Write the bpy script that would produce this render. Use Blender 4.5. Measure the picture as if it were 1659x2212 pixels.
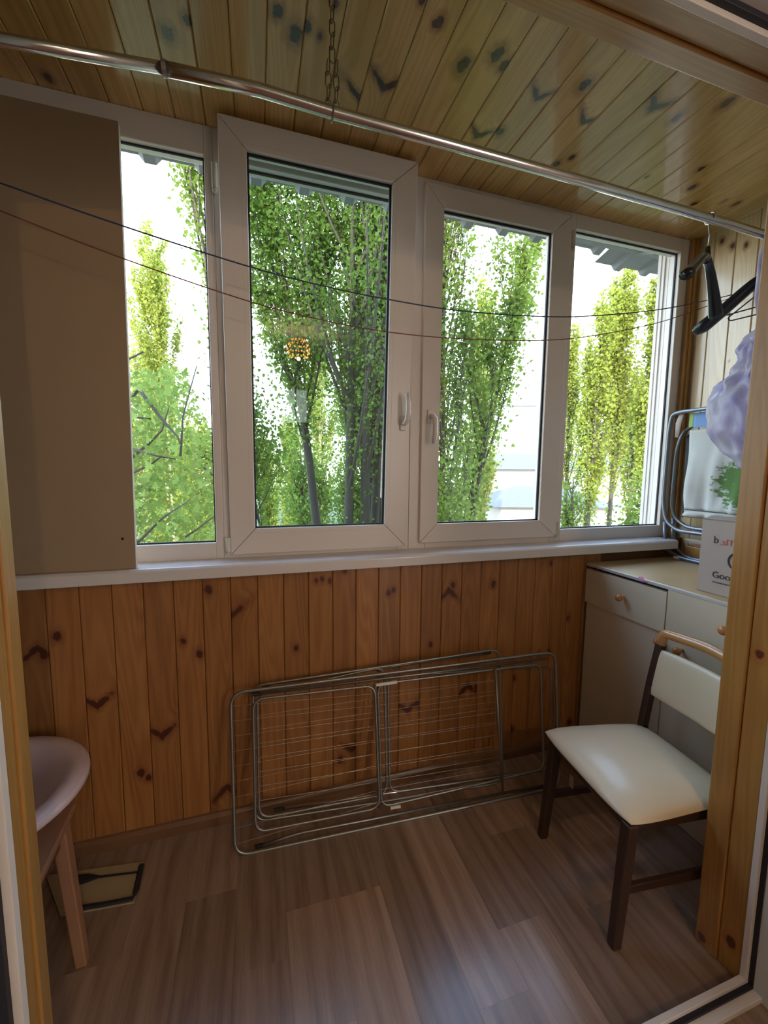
import bpy, bmesh, math, random
import numpy as np
from mathutils import Vector, Matrix
for o in list(bpy.data.objects): bpy.data.objects.remove(o)
SC = bpy.context.scene
COL = SC.collection
random.seed(7); RNG = np.random.default_rng(11)
R_ = math.radians

# ------------------------------------------------------------------ camera
IW, IH, F = 1659.0, 2212.0, 885.76
CAM = Vector((0, 0, 1.5))
ROT = Matrix(((0.95525894, 0.02101843, -0.29502301),
              (-0.29560684, 0.10105209, -0.94995004),
              (0.00984624, 0.99465909, 0.1027441)))
cd = bpy.data.cameras.new('camera'); cam = bpy.data.objects.new('camera', cd); COL.objects.link(cam)
cam.matrix_world = Matrix.Translation(CAM) @ ROT.to_4x4()
cd.sensor_fit = 'VERTICAL'; cd.sensor_height = 24.0; cd.sensor_width = 18.0
cd.lens = F / IH * 24.0; cd.clip_start = 0.02; cd.clip_end = 500
SC.camera = cam

# ------------------------------------------------------------------ world, sun, fill, exposure
SKY_STRENGTH = 4.4
SUN_STRENGTH = 6.0
EXPOSURE = 0.90
ROOM_LIGHT = 22.0
SC.view_settings.view_transform = 'Standard'
SC.view_settings.look = 'None'
SC.view_settings.exposure = EXPOSURE
SC.view_settings.gamma = 1.0
SC.view_settings.use_curve_mapping = False
SC.cycles.max_bounces = 7; SC.cycles.diffuse_bounces = 4; SC.cycles.glossy_bounces = 3; SC.cycles.transmission_bounces = 3; SC.cycles.transparent_max_bounces = 8
SC.cycles.use_adaptive_sampling = True; SC.cycles.adaptive_threshold = 0.03
w = bpy.data.worlds.new('sky'); SC.world = w; w.use_nodes = True
wn, wl = w.node_tree.nodes, w.node_tree.links
wn.clear()
out = wn.new('ShaderNodeOutputWorld'); bg = wn.new('ShaderNodeBackground')
tc = wn.new('ShaderNodeTexCoord'); sp = wn.new('ShaderNodeSeparateXYZ')
cr = wn.new('ShaderNodeValToRGB'); nz = wn.new('ShaderNodeTexNoise'); mx = wn.new('ShaderNodeMix'); mx.data_type = 'RGBA'
cr.color_ramp.elements[0].position = 0.0; cr.color_ramp.elements[0].color = (0.95, 0.97, 1.0, 1)
cr.color_ramp.elements[1].position = 1.0; cr.color_ramp.elements[1].color = (0.17, 0.34, 0.72, 1)
e = cr.color_ramp.elements.new(0.35); e.color = (0.62, 0.80, 1.0, 1)
nz.inputs['Scale'].default_value = 1.6; nz.inputs['Detail'].default_value = 6
cr2 = wn.new('ShaderNodeValToRGB'); cr2.color_ramp.elements[0].position = 0.5; cr2.color_ramp.elements[1].position = 0.75
wl.new(tc.outputs['Generated'], sp.inputs[0]); wl.new(sp.outputs['Z'], cr.inputs[0])
wl.new(tc.outputs['Generated'], nz.inputs['Vector']); wl.new(nz.outputs['Fac'], cr2.inputs[0])
wl.new(cr2.outputs['Color'], mx.inputs[0]); wl.new(cr.outputs['Color'], mx.inputs[6]); mx.inputs[7].default_value = (1, 1, 1, 1)
wl.new(mx.outputs[2], bg.inputs['Color']); bg.inputs['Strength'].default_value = SKY_STRENGTH
wl.new(bg.outputs[0], out.inputs[0])

sd = bpy.data.lights.new('sun', 'SUN'); sun = bpy.data.objects.new('sun', sd); COL.objects.link(sun)
sd.energy = SUN_STRENGTH; sd.angle = 0.01; sd.color = (1.0, 0.86, 0.62)
sun.rotation_euler = Vector((0.55, 0.80, -0.42)).to_track_quat('-Z', 'Y').to_euler()

# added fill light by the room's back wall, where no window stands
ad = bpy.data.lights.new('room_fill', 'AREA'); al = bpy.data.objects.new('room_fill', ad); COL.objects.link(al)
ad.shape = 'RECTANGLE'; ad.size = 0.8; ad.size_y = 1.9; ad.energy = ROOM_LIGHT; ad.color = (1.0, 0.94, 0.88)
al.location = (2.5, -3.36, 1.45); al.rotation_euler = (R_(-90), 0, R_(180))

# ------------------------------------------------------------------ back-projection helpers (photograph pixel -> point on a real plane)
def ray(px, py): return ROT @ Vector(((px - IW / 2) / F, -(py - IH / 2) / F, -1))
def oy(px, py, y): d = ray(px, py); return CAM + d * ((y - CAM.y) / d.y)
def ox(px, py, x): d = ray(px, py); return CAM + d * ((x - CAM.x) / d.x)
def oz(px, py, z): d = ray(px, py); return CAM + d * ((z - CAM.z) / d.z)
def opl(px, py, p0, n): d = ray(px, py); return CAM + d * ((p0 - CAM).dot(n) / d.dot(n))

# ------------------------------------------------------------------ node helpers
def new_mat(name):
    m = bpy.data.materials.new(name); m.use_nodes = True
    n, l = m.node_tree.nodes, m.node_tree.links
    return m, n, l, n['Principled BSDF']
def math_(n, l, op, a, b=None, c=None, clamp=False):
    q = n.new('ShaderNodeMath'); q.operation = op; q.use_clamp = clamp
    for i, v in enumerate((a, b, c)):
        if v is None: continue
        if isinstance(v, (int, float)): q.inputs[i].default_value = v
        else: l.new(v, q.inputs[i])
    return q.outputs[0]
def mixc(n, l, f, a, b, mode='MIX'):
    q = n.new('ShaderNodeMix'); q.data_type = 'RGBA'; q.blend_type = mode; q.clamp_factor = True
    for i, v in ((0, f), (6, a), (7, b)):
        if isinstance(v, (int, float)): q.inputs[i].default_value = v
        elif isinstance(v, tuple): q.inputs[i].default_value = (*v, 1)
        else: l.new(v, q.inputs[i])
    return q.outputs[2]
def comb(n, l, x, y, z):
    q = n.new('ShaderNodeCombineXYZ')
    for i, v in enumerate((x, y, z)):
        if isinstance(v, (int, float)): q.inputs[i].default_value = v
        else: l.new(v, q.inputs[i])
    return q.outputs[0]
def noise(n, l, vec, scale, detail=3, rough=0.5):
    q = n.new('ShaderNodeTexNoise'); q.inputs['Scale'].default_value = scale; q.inputs['Detail'].default_value = detail; q.inputs['Roughness'].default_value = rough
    if vec is not None: l.new(vec, q.inputs['Vector'])
    return q.outputs['Fac']
def smooth(n, l, v, a, b):
    q = n.new('ShaderNodeMapRange'); q.interpolation_type = 'SMOOTHSTEP'
    l.new(v, q.inputs[0]); q.inputs[1].default_value = a; q.inputs[2].default_value = b
    return q.outputs[0]
def bump(n, l, b, h, strength, dist=0.002):
    q = n.new('ShaderNodeBump'); q.inputs['Strength'].default_value = strength; q.inputs['Distance'].default_value = dist
    l.new(h, q.inputs['Height']); l.new(q.outputs[0], b.inputs['Normal'])

def simple(name, col, rough=0.5, metal=0.0, var=0.08, scale=8.0, bmp=0.0, spec=0.5, coat=0.0):
    m, n, l, b = new_mat(name)
    tcn = n.new('ShaderNodeTexCoord')
    f = noise(n, l, tcn.outputs['Object'], scale, 4)
    dk = tuple(c * (1 - var) for c in col); lt = tuple(min(1, c * (1 + var)) for c in col)
    l.new(mixc(n, l, f, dk, lt), b.inputs['Base Color'])
    b.inputs['Roughness'].default_value = rough; b.inputs['Metallic'].default_value = metal
    b.inputs['Specular IOR Level'].default_value = spec
    if coat: b.inputs['Coat Weight'].default_value = coat; b.inputs['Coat Roughness'].default_value = 0.12
    if bmp: bump(n, l, b, noise(n, l, tcn.outputs['Object'], scale * 12, 3), bmp)
    return m

def wood(name, light, dark, knotc=(0.035, 0.012, 0.008), halo=(0.20, 0.06, 0.02), rough=0.3, spec=0.5, tonev=0.22, ringf=1.0, coat=0.0):
    """planks: local X along the grain, local Y across; knots at the object's properties k1..k3 (x, y, radius)"""
    m, n, l, b = new_mat(name)
    tcn = n.new('ShaderNodeTexCoord'); s = n.new('ShaderNodeSeparateXYZ'); l.new(tcn.outputs['Object'], s.inputs[0])
    u, v, z = s.outputs
    oi = n.new('ShaderNodeObjectInfo'); rnd = math_(n, l, 'MULTIPLY', oi.outputs['Random'], 37.0)
    vv = v; km = None; hm = None
    for k in ('k1', 'k2', 'k3'):
        at = n.new('ShaderNodeAttribute'); at.attribute_type = 'OBJECT'; at.attribute_name = k
        ks = n.new('ShaderNodeSeparateXYZ'); l.new(at.outputs['Vector'], ks.inputs[0])
        du = math_(n, l, 'SUBTRACT', u, ks.outputs[0]); dv = math_(n, l, 'SUBTRACT', v, ks.outputs[1])
        inv = math_(n, l, 'LESS_THAN', ks.outputs[2], -0.5); rr = math_(n, l, 'MAXIMUM', math_(n, l, 'ABSOLUTE', math_(n, l, 'ADD', ks.outputs[2], inv)), 1e-4); V = math_(n, l, 'LESS_THAN', ks.outputs[2], -1e-5)
        a0 = math_(n, l, 'ADD', math_(n, l, 'MULTIPLY', du, 0.72), math_(n, l, 'MULTIPLY', math_(n, l, 'MULTIPLY', math_(n, l, 'ABSOLUTE', dv), math_(n, l, 'MULTIPLY_ADD', inv, -1.2, 0.65)), V))
        a = math_(n, l, 'MULTIPLY', math_(n, l, 'DIVIDE', a0, rr), math_(n, l, 'MULTIPLY_ADD', V, 0.7, 1.0)); c = math_(n, l, 'MULTIPLY', math_(n, l, 'DIVIDE', dv, rr), math_(n, l, 'MULTIPLY_ADD', V, -0.64, 1.0))
        d = math_(n, l, 'SQRT', math_(n, l, 'ADD', math_(n, l, 'MULTIPLY', a, a), math_(n, l, 'MULTIPLY', c, c)))
        # grain bends round the knot, more along its length
        a2 = math_(n, l, 'MULTIPLY', a, 0.28); c2 = math_(n, l, 'MULTIPLY', c, 0.5)
        g = math_(n, l, 'EXPONENT', math_(n, l, 'MULTIPLY', math_(n, l, 'ADD', math_(n, l, 'MULTIPLY', a2, a2), math_(n, l, 'MULTIPLY', c2, c2)), -1.0))
        vv = math_(n, l, 'SUBTRACT', vv, math_(n, l, 'MULTIPLY', math_(n, l, 'MULTIPLY', dv, 0.85), g))
        dn = math_(n, l, 'ADD', d, math_(n, l, 'MULTIPLY', math_(n, l, 'SUBTRACT', noise(n, l, tcn.outputs['Object'], 48, 4), 0.5), 1.5))
        mk = smooth(n, l, dn, 1.15, 0.65); mh = smooth(n, l, dn, 2.6, 0.9)
        km = mk if km is None else math_(n, l, 'MAXIMUM', km, mk)
        hm = mh if hm is None else math_(n, l, 'MAXIMUM', hm, mh)
    # growth rings: slow noise across the grain, stretched far along it
    gv = comb(n, l, math_(n, l, 'ADD', math_(n, l, 'MULTIPLY', u, 0.9), rnd), math_(n, l, 'MULTIPLY', vv, 11.0 * ringf), math_(n, l, 'ADD', z, rnd))
    rg = noise(n, l, gv, 1.0, 1, 0.4)
    ring = math_(n, l, 'SINE', math_(n, l, 'MULTIPLY', math_(n, l, 'ADD', rg, math_(n, l, 'MULTIPLY', vv, 2.0)), 75.0))
    ring = math_(n, l, 'MULTIPLY_ADD', ring, 0.5, 0.5)
    fv = comb(n, l, math_(n, l, 'ADD', math_(n, l, 'MULTIPLY', u, 3.0), rnd), math_(n, l, 'MULTIPLY', v, 260.0), z)
    fib = noise(n, l, fv, 1.0, 3, 0.6)
    bl = noise(n, l, comb(n, l, math_(n, l, 'ADD', math_(n, l, 'MULTIPLY', u, 2.2), rnd), math_(n, l, 'MULTIPLY', v, 9.0), rnd), 1.0, 3)
    f = math_(n, l, 'ADD', math_(n, l, 'MULTIPLY', ring, 0.18), math_(n, l, 'ADD', math_(n, l, 'MULTIPLY', fib, 0.42), math_(n, l, 'MULTIPLY', bl, 0.50)))
    col = mixc(n, l, smooth(n, l, f, 0.22, 0.95), light, dark)
    tone = math_(n, l, 'ADD', 1 - tonev / 2, math_(n, l, 'MULTIPLY', math_(n, l, 'FRACT', math_(n, l, 'MULTIPLY', oi.outputs['Random'], 91.7)), tonev))
    tv = comb(n, l, tone, tone, tone)
    col = mixc(n, l, 1.0, col, tv, 'MULTIPLY')
    col = mixc(n, l, math_(n, l, 'MULTIPLY', hm, 0.6), col, halo)
    col = mixc(n, l, math_(n, l, 'MULTIPLY', km, 0.93), col, knotc)
    l.new(col, b.inputs['Base Color'])
    b.inputs['Roughness'].default_value = rough; b.inputs['Specular IOR Level'].default_value = spec
    if coat: b.inputs['Coat Weight'].default_value = coat; b.inputs['Coat Roughness'].default_value = 0.1
    bump(n, l, b, fib, 0.12, 0.001)
    return m

M = {}
M['ceil_wood'] = wood('ceiling pine', (0.66, 0.40, 0.14), (0.42, 0.225, 0.062), rough=0.26, tonev=0.2, coat=0.8)
M['wall_wood'] = wood('wall pine', (0.42, 0.185, 0.058), (0.23, 0.085, 0.024), knotc=(0.07, 0.018, 0.010), rough=0.32, tonev=0.25)
M['side_wood'] = wood('side wall pine', (0.66, 0.50, 0.30), (0.48, 0.32, 0.15), rough=0.3, tonev=0.12, coat=0.6)  # base colour paled to hold the window glare on the right wall
M['jamb_wood'] = wood('jamb pine', (0.46, 0.235, 0.065), (0.30, 0.135, 0.032), knotc=(0.10, 0.02, 0.01), halo=(0.38, 0.12, 0.03), rough=0.35, tonev=0.1, ringf=1.6)
M['groove'] = simple('groove backing', (0.16, 0.07, 0.025), 0.6)
M['skirt'] = wood('skirting', (0.22, 0.11, 0.05), (0.14, 0.065, 0.03), rough=0.35)
M['pvc'] = simple('white pvc', (0.74, 0.67, 0.625), 0.32, var=0.03, scale=3)
M['pvc_cream'] = simple('cream plastic', (0.66, 0.62, 0.52), 0.35, var=0.03)
M['rubber'] = simple('black gasket', (0.012, 0.012, 0.02), 0.55)
M['sill'] = simple('white sill', (0.70, 0.64, 0.62), 0.25, var=0.03, coat=0.2)
M['plaster'] = simple('plaster', (0.62, 0.60, 0.56), 0.9, var=0.04, bmp=0.1)
M['ext'] = simple('exterior render', (0.50, 0.47, 0.42), 0.9, var=0.1, scale=2)
M['roomfloor'] = simple('room floor', (0.16, 0.07, 0.04), 0.4)
M['board'] = simple('brown laminate board', (0.36, 0.25, 0.155), 0.4, var=0.10, scale=2.2)
M['board_edge'] = simple('pale board edge', (0.62, 0.55, 0.5), 0.5)
M['steel'] = simple('chromed steel', (0.72, 0.66, 0.62), 0.2, metal=1.0, var=0.08, scale=30)
M['rack'] = simple('grey steel rack tube', (0.30, 0.285, 0.26), 0.34, metal=0.75, var=0.1)
M['wire'] = simple('thin steel wire', (0.30, 0.26, 0.23), 0.4, metal=0.7)
M['cap'] = simple('black plastic cap', (0.015, 0.015, 0.015), 0.4)
M['white_tape'] = simple('white label', (0.75, 0.72, 0.68), 0.5)
M['rod_tape'] = simple('rod sleeve', (0.30, 0.24, 0.22), 0.4, metal=0.6)
M['cup'] = simple('pale birch laminate', (0.66, 0.56, 0.42), 0.42, var=0.08, scale=3)
M['cup_top'] = simple('honey worktop', (0.60, 0.39, 0.19), 0.35, var=0.18, scale=5, coat=0.3)
M['cup_edge'] = simple('worktop edge', (0.55, 0.50, 0.47), 0.4)
M['dark_gap'] = simple('dark drawer gap', (0.01, 0.008, 0.02), 0.8)
M['knob'] = simple('orange wooden knob', (0.55, 0.22, 0.07), 0.3, coat=0.4)
M['cream'] = simple('cream leatherette', (0.84, 0.69, 0.48), 0.33, var=0.05, scale=4, bmp=0.03, coat=0.15)
M['chair_wood'] = simple('dark brown chair frame', (0.055, 0.026, 0.018), 0.38, var=0.2, scale=14)
M['hand'] = simple('light wood rail', (0.62, 0.30, 0.11), 0.22, var=0.12, scale=9, coat=0.5)
M['hanger'] = simple('black hanger plastic', (0.012, 0.012, 0.016), 0.22)
M['wire_hanger'] = simple('violet coated wire', (0.05, 0.03, 0.10), 0.3)
M['cord_blue'] = simple('dark blue line', (0.03, 0.05, 0.10), 0.5)
M['cord_red'] = simple('dark red line', (0.22, 0.05, 0.045), 0.5)
M['chain'] = simple('aged chain', (0.20, 0.15, 0.08), 0.45, metal=0.6)
M['lounger'] = simple('grey lounger tube', (0.20, 0.215, 0.25), 0.3, metal=0.5)
M['basin'] = simple('lilac plastic', (0.74, 0.58, 0.60), 0.28, var=0.02)
M['stool'] = simple('stool wood', (0.36, 0.18, 0.10), 0.4, var=0.15, scale=10)
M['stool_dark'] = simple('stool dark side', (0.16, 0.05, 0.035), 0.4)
M['mat'] = simple('beige mat', (0.42, 0.33, 0.19), 0.8, bmp=0.2, scale=30)
M['mat_black'] = simple('black trim', (0.02, 0.02, 0.025), 0.6)
M['carton'] = simple('grey brown cardboard', (0.47, 0.38, 0.33), 0.7, var=0.06, scale=6)
M['tape'] = simple('clear tape', (0.62, 0.58, 0.53), 0.15)
M['ink'] = simple('black ink', (0.05, 0.045, 0.045), 0.6)
M['red_ink'] = simple('red ink', (0.60, 0.14, 0.12), 0.6)
M['paper'] = simple('paper stack', (0.60, 0.54, 0.45), 0.8, var=0.25, scale=60)
M['paper2'] = simple('brown paper', (0.38, 0.24, 0.14), 0.8, var=0.2, scale=60)
M['pink'] = simple('pink rag', (0.72, 0.25, 0.50), 0.7)
M['bark'] = simple('grey bark', (0.075, 0.060, 0.045), 0.9, var=0.35, scale=3, bmp=0.5)
M['bark_light'] = simple('pale bark', (0.42, 0.34, 0.22), 0.9, var=0.3, scale=3)
M['lawn'] = simple('ground', (0.10, 0.11, 0.06), 0.95, var=0.4, scale=0.5)
M['house'] = simple('pale house wall', (0.40, 0.355, 0.32), 0.9, var=0.05, scale=0.5)
M['pinkhouse'] = simple('pink house wall', (0.38, 0.27, 0.23), 0.9, var=0.05)
M['tower'] = simple('pale tower wall', (0.38, 0.40, 0.44), 0.9, var=0.05)
M['slate'] = simple('grey roof', (0.13, 0.13, 0.14), 0.8, var=0.15, scale=2)
M['pane'] = simple('dark window pane', (0.22, 0.27, 0.32), 0.15)
M['awning'] = simple('grey corrugated sheet', (0.30, 0.31, 0.33), 0.7, var=0.15)

def glass(name, tint, refl):
    m = bpy.data.materials.new(name); m.use_nodes = True
    n, l = m.node_tree.nodes, m.node_tree.links; n.clear()
    o = n.new('ShaderNodeOutputMaterial'); t = n.new('ShaderNodeBsdfTransparent'); g = n.new('ShaderNodeBsdfGlossy')
    mixn = n.new('ShaderNodeMixShader'); fr = n.new('ShaderNodeLayerWeight'); fr.inputs[0].default_value = 0.5
    t.inputs[0].default_value = (*tint, 1); g.inputs['Roughness'].default_value = 0.0; g.inputs[0].default_value = (1, 1, 1, 1)
    f = math_(n, l, 'MULTIPLY', math_(n, l, 'MULTIPLY_ADD', math_(n, l, 'POWER', fr.outputs[1], 5.0), 0.96, 0.04), refl, clamp=True)
    l.new(f, mixn.inputs[0]); l.new(t.outputs[0], mixn.inputs[1]); l.new(g.outputs[0], mixn.inputs[2]); l.new(mixn.outputs[0], o.inputs[0])
    return m
M['glass'] = glass('window glass', (0.97, 0.99, 0.98), 1.0)
M['glass_tint'] = glass('tinted glass of the tilted sash', (0.80, 0.88, 0.88), 1.0)

def leafmat(name, c, trans, lit):
    m = bpy.data.materials.new(name); m.use_nodes = True
    n, l = m.node_tree.nodes, m.node_tree.links; n.clear()
    o = n.new('ShaderNodeOutputMaterial'); d = n.new('ShaderNodeBsdfDiffuse'); t = n.new('ShaderNodeBsdfTranslucent'); mi = n.new('ShaderNodeMixShader')
    ge = n.new('ShaderNodeNewGeometry'); tcn = n.new('ShaderNodeTexCoord')
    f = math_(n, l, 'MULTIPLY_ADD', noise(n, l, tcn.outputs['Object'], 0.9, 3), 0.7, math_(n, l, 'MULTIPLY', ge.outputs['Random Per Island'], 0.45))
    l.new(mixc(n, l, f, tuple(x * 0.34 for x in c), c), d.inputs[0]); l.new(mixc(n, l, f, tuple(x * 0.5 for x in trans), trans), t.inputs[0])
    mi.inputs[0].default_value = lit
    l.new(d.outputs[0], mi.inputs[1]); l.new(t.outputs[0], mi.inputs[2]); l.new(mi.outputs[0], o.inputs[0])
    return m
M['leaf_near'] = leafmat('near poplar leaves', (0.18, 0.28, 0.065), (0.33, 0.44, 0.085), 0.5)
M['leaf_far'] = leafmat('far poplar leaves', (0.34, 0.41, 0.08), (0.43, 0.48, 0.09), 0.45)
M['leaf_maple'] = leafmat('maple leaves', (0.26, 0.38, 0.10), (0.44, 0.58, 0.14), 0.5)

# ------------------------------------------------------------------ mesh helpers
class MB:
    def __init__(s): s.v = []; s.f = []
    def add(s, vs, fs):
        b = len(s.v); s.v += [tuple(p) for p in vs]; s.f += [tuple(i + b for i in f) for f in fs]; return s
    def box(s, x0, x1, y0, y1, z0, z1):
        return s.add([(x, y, z) for z in (z0, z1) for x, y in ((x0, y0), (x1, y0), (x1, y1), (x0, y1))],
                     [(3, 2, 1, 0), (4, 5, 6, 7), (0, 1, 5, 4), (1, 2, 6, 5), (2, 3, 7, 6), (3, 0, 4, 7)])
    def hexa(s, a, b):   # two quads of corners (bottom, top)
        return s.add(list(a) + list(b), [(3, 2, 1, 0), (4, 5, 6, 7), (0, 1, 5, 4), (1, 2, 6, 5), (2, 3, 7, 6), (3, 0, 4, 7)])
    def prism(s, poly, d):   # poly of 3d points extruded by vector d
        n = len(poly); p = [Vector(q) for q in poly]; d = Vector(d)
        return s.add(p + [q + d for q in p], [tuple(range(n))[::-1], tuple(range(n, 2 * n))] + [(i, (i + 1) % n, n + (i + 1) % n, n + i) for i in range(n)])
    def tube(s, pts, r, n=8, closed=False, cap=True, flat=None):
        P = [Vector(p) for p in pts]; m = len(P); rs = r if isinstance(r, (list, tuple)) else [r] * m
        T = []
        for i in range(m):
            a = P[(i - 1) % m] if (closed or i > 0) else P[i]; b = P[(i + 1) % m] if (closed or i < m - 1) else P[i]
            T.append((b - a).normalized())
        up = Vector((0, 0, 1)) if abs(T[0].z) < 0.9 else Vector((1, 0, 0))
        N = T[0].cross(up).normalized(); vs = []
        for i in range(m):
            N = (N - T[i] * N.dot(T[i])).normalized(); B = T[i].cross(N)
            for k in range(n):
                a = 2 * math.pi * k / n
                ca, sa = math.cos(a), math.sin(a)
                if flat: sa *= flat
                vs.append(P[i] + (N * ca + B * sa) * rs[i])
        fs = []
        for i in range(m if closed else m - 1):
            j = (i + 1) % m
            for k in range(n): fs.append((i * n + k, i * n + (k + 1) % n, j * n + (k + 1) % n, j * n + k))
        if cap and not closed: fs += [tuple(range(n))[::-1], tuple((m - 1) * n + k for k in range(n))]
        return s.add(vs, fs)
    def lathe(s, prof, c=(0, 0, 0), n=24, sx=1, sy=1, caps=(False, False)):
        vs = []; m = len(prof)
        for r, z in prof:
            for k in range(n):
                a = 2 * math.pi * k / n; vs.append((c[0] + r * sx * math.cos(a), c[1] + r * sy * math.sin(a), c[2] + z))
        fs = [(i * n + k, i * n + (k + 1) % n, (i + 1) * n + (k + 1) % n, (i + 1) * n + k) for i in range(m - 1) for k in range(n)]
        if caps[0]: fs.append(tuple(range(n))[::-1])
        if caps[1]: fs.append(tuple((m - 1) * n + k for k in range(n)))
        return s.add(vs, fs)
    def mesh(s, name, mat, smooth=False):
        me = bpy.data.meshes.new(name); me.from_pydata(s.v, [], s.f); me.materials.append(mat); me.update()
        bm = bmesh.new(); bm.from_mesh(me); bmesh.ops.recalc_face_normals(bm, faces=bm.faces); bm.to_mesh(me); bm.free()
        if smooth:
            me.polygons.foreach_set('use_smooth', [True] * len(me.polygons))
        return me
def link(name, me, parent=None, loc=None, rot=None):
    o = bpy.data.objects.new(name, me); COL.objects.link(o)
    if parent: o.parent = parent
    if loc is not None: o.location = loc
    if rot is not None: o.rotation_euler = rot
    return o
def obj(name, mb, mat, parent=None, smooth=False, bevel=0.0, loc=None, rot=None, seg=2):
    """geometry given in world space (or local when loc is given); under a moved parent it is made relative to it"""
    me = mb.mesh(name, mat, smooth)
    o = link(name, me, parent, loc, rot)
    if parent and loc is None and parent.get('_w'):
        me.transform(parent.matrix_world.inverted())
    if bevel:
        md = o.modifiers.new('bevel', 'BEVEL'); md.width = bevel; md.segments = seg; md.limit_method = 'ANGLE'; md.angle_limit = R_(40)
    if smooth and bevel == 0: pass
    return o
def empty(name, loc=(0, 0, 0), rz=0):
    o = bpy.data.objects.new(name, None); COL.objects.link(o); o.empty_display_size = 0.1
    o.location = loc; o.rotation_euler = (0, 0, rz)
    o.matrix_world = Matrix.Translation(Vector(loc)) @ Matrix.Rotation(rz, 4, 'Z'); o['_w'] = 1
    return o
def tag(o, label, cat, group=None, kind=None):
    o['label'] = label; o['category'] = cat
    if group: o['group'] = group
    if kind: o['kind'] = kind
    return o
def struct(o): o['kind'] = 'structure'; return o
def copy_tree(o, parent=None):
    c = o.copy(); COL.objects.link(c); c.parent = parent
    for ch in list(o.children): copy_tree(ch, c)
    return c
def arc(c, r, a0, a1, ax, ay, n=6):
    return [Vector(c) + Vector(ax) * (r * math.cos(R_(a0 + (a1 - a0) * i / n))) + Vector(ay) * (r * math.sin(R_(a0 + (a1 - a0) * i / n))) for i in range(n + 1)]
def round_poly(P, r, n=5, closed=True):
    """polyline with rounded corners"""
    P = [Vector(p) for p in P]; out = []; m = len(P)
    for i in range(m):
        if not closed and i in (0, m - 1): out.append(P[i]); continue
        a, b, c = P[i - 1], P[i], P[(i + 1) % m]
        d1 = (a - b); d2 = (c - b); q = min(r, d1.length * 0.45, d2.length * 0.45)
        p1 = b + d1.normalized() * q; p2 = b + d2.normalized() * q
        for k in range(n + 1):
            t = k / n; out.append(p1 * (1 - t) ** 2 + b * 2 * t * (1 - t) + p2 * t * t)
    return out
def plank_mesh(name, L, W, T, mat, ch=0.0035):
    """one board: local X length, Y width, Z thickness (face towards +Z), long edges chamfered"""
    h = W / 2
    prof = [(-h, 0), (-h, T - ch), (-h + ch, T), (h - ch, T), (h, T - ch), (h, 0)]
    mb = MB(); mb.prism([(0, y, z) for y, z in prof], (L, 0, 0))
    return mb.mesh(name, mat)
def knots(o, ks):
    for i in range(3):
        o['k%d' % (i + 1)] = list(map(float, ks[i])) if i < len(ks) else [0.0, 0.0, 0.0]

# ------------------------------------------------------------------ dimensions
ZC = 2.775; YW = 1.73; YF = 1.80; XL = -1.25; XR = 2.36; YD = 0.82; P = 0.1045; XC = 1.67; ZT = 1.02

# ------------------------------------------------------------------ setting: floor
floor = struct(obj('floor', MB().box(XL - .1, XR + .1, 0.60, 2.0, -0.09, -0.012), M['groove']))
def floor_mat():
    m, n, l, b = new_mat('laminate floor')
    tcn = n.new('ShaderNodeTexCoord'); s = n.new('ShaderNodeSeparateXYZ'); l.new(tcn.outputs['Object'], s.inputs[0])
    oi = n.new('ShaderNodeObjectInfo'); rnd = math_(n, l, 'MULTIPLY', oi.outputs['Random'], 53.0)
    at = n.new('ShaderNodeAttribute'); at.attribute_type = 'OBJECT'; at.attribute_name = 'tone'
    u, v, z = s.outputs
    wv = math_(n, l, 'ADD', math_(n, l, 'MULTIPLY', v, 9.0), math_(n, l, 'MULTIPLY', noise(n, l, comb(n, l, math_(n, l, 'ADD', math_(n, l, 'MULTIPLY', u, 1.6), rnd), math_(n, l, 'MULTIPLY', v, 6.0), rnd), 1.0, 2), 1.6))
    band = math_(n, l, 'MULTIPLY_ADD', math_(n, l, 'SINE', math_(n, l, 'MULTIPLY', wv, 11.0)), 0.5, 0.5)
    st = noise(n, l, comb(n, l, math_(n, l, 'ADD', math_(n, l, 'MULTIPLY', u, 1.5), rnd), math_(n, l, 'MULTIPLY', v, 42.0), rnd), 1.0, 3, 0.55)
    fib = noise(n, l, comb(n, l, math_(n, l, 'MULTIPLY', u, 12.0), math_(n, l, 'MULTIPLY', v, 330.0), rnd), 1.0, 2, 0.6)
    f = math_(n, l, 'ADD', math_(n, l, 'MULTIPLY_ADD', band, 0.13, 0.04), math_(n, l, 'ADD', math_(n, l, 'MULTIPLY', st, 0.55), math_(n, l, 'MULTIPLY', fib, 0.28)))
    c = mixc(n, l, smooth(n, l, f, 0.25, 0.85), (0.235, 0.145, 0.100), (0.44, 0.305, 0.225))
    c = mixc(n, l, 1.0, c, comb(n, l, at.outputs['Fac'], at.outputs['Fac'], at.outputs['Fac']), 'MULTIPLY')
    l.new(c, b.inputs['Base Color']); b.inputs['Roughness'].default_value = 0.24; b.inputs['Specular IOR Level'].default_value = 0.6
    bump(n, l, b, fib, 0.06, 0.0004)
    return m
M['floor'] = floor_mat()
FW = 0.1652
ends = {  # joints (y) measured along each strip, nearest first, with the tone of each board
    -1: ([1.417], [0.80, 1.0]), 0: ([1.15], [0.92, 0.88]), 1: ([0.95, 1.285], [1.1, 1.05, 0.82]) , 2: ([1.28], [1.22, 0.82]), 3: ([1.55], [0.82, 0.95]),
    4: ([0.868], [1.02, 1.18]), 5: ([1.03], [1.18, 0.84]), 6: ([1.345], [0.85, 1.16]), 7: ([1.0, 1.6], [0.9, 1.1, 0.9]), 8: ([1.2], [0.95, 1.1]),
}
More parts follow.
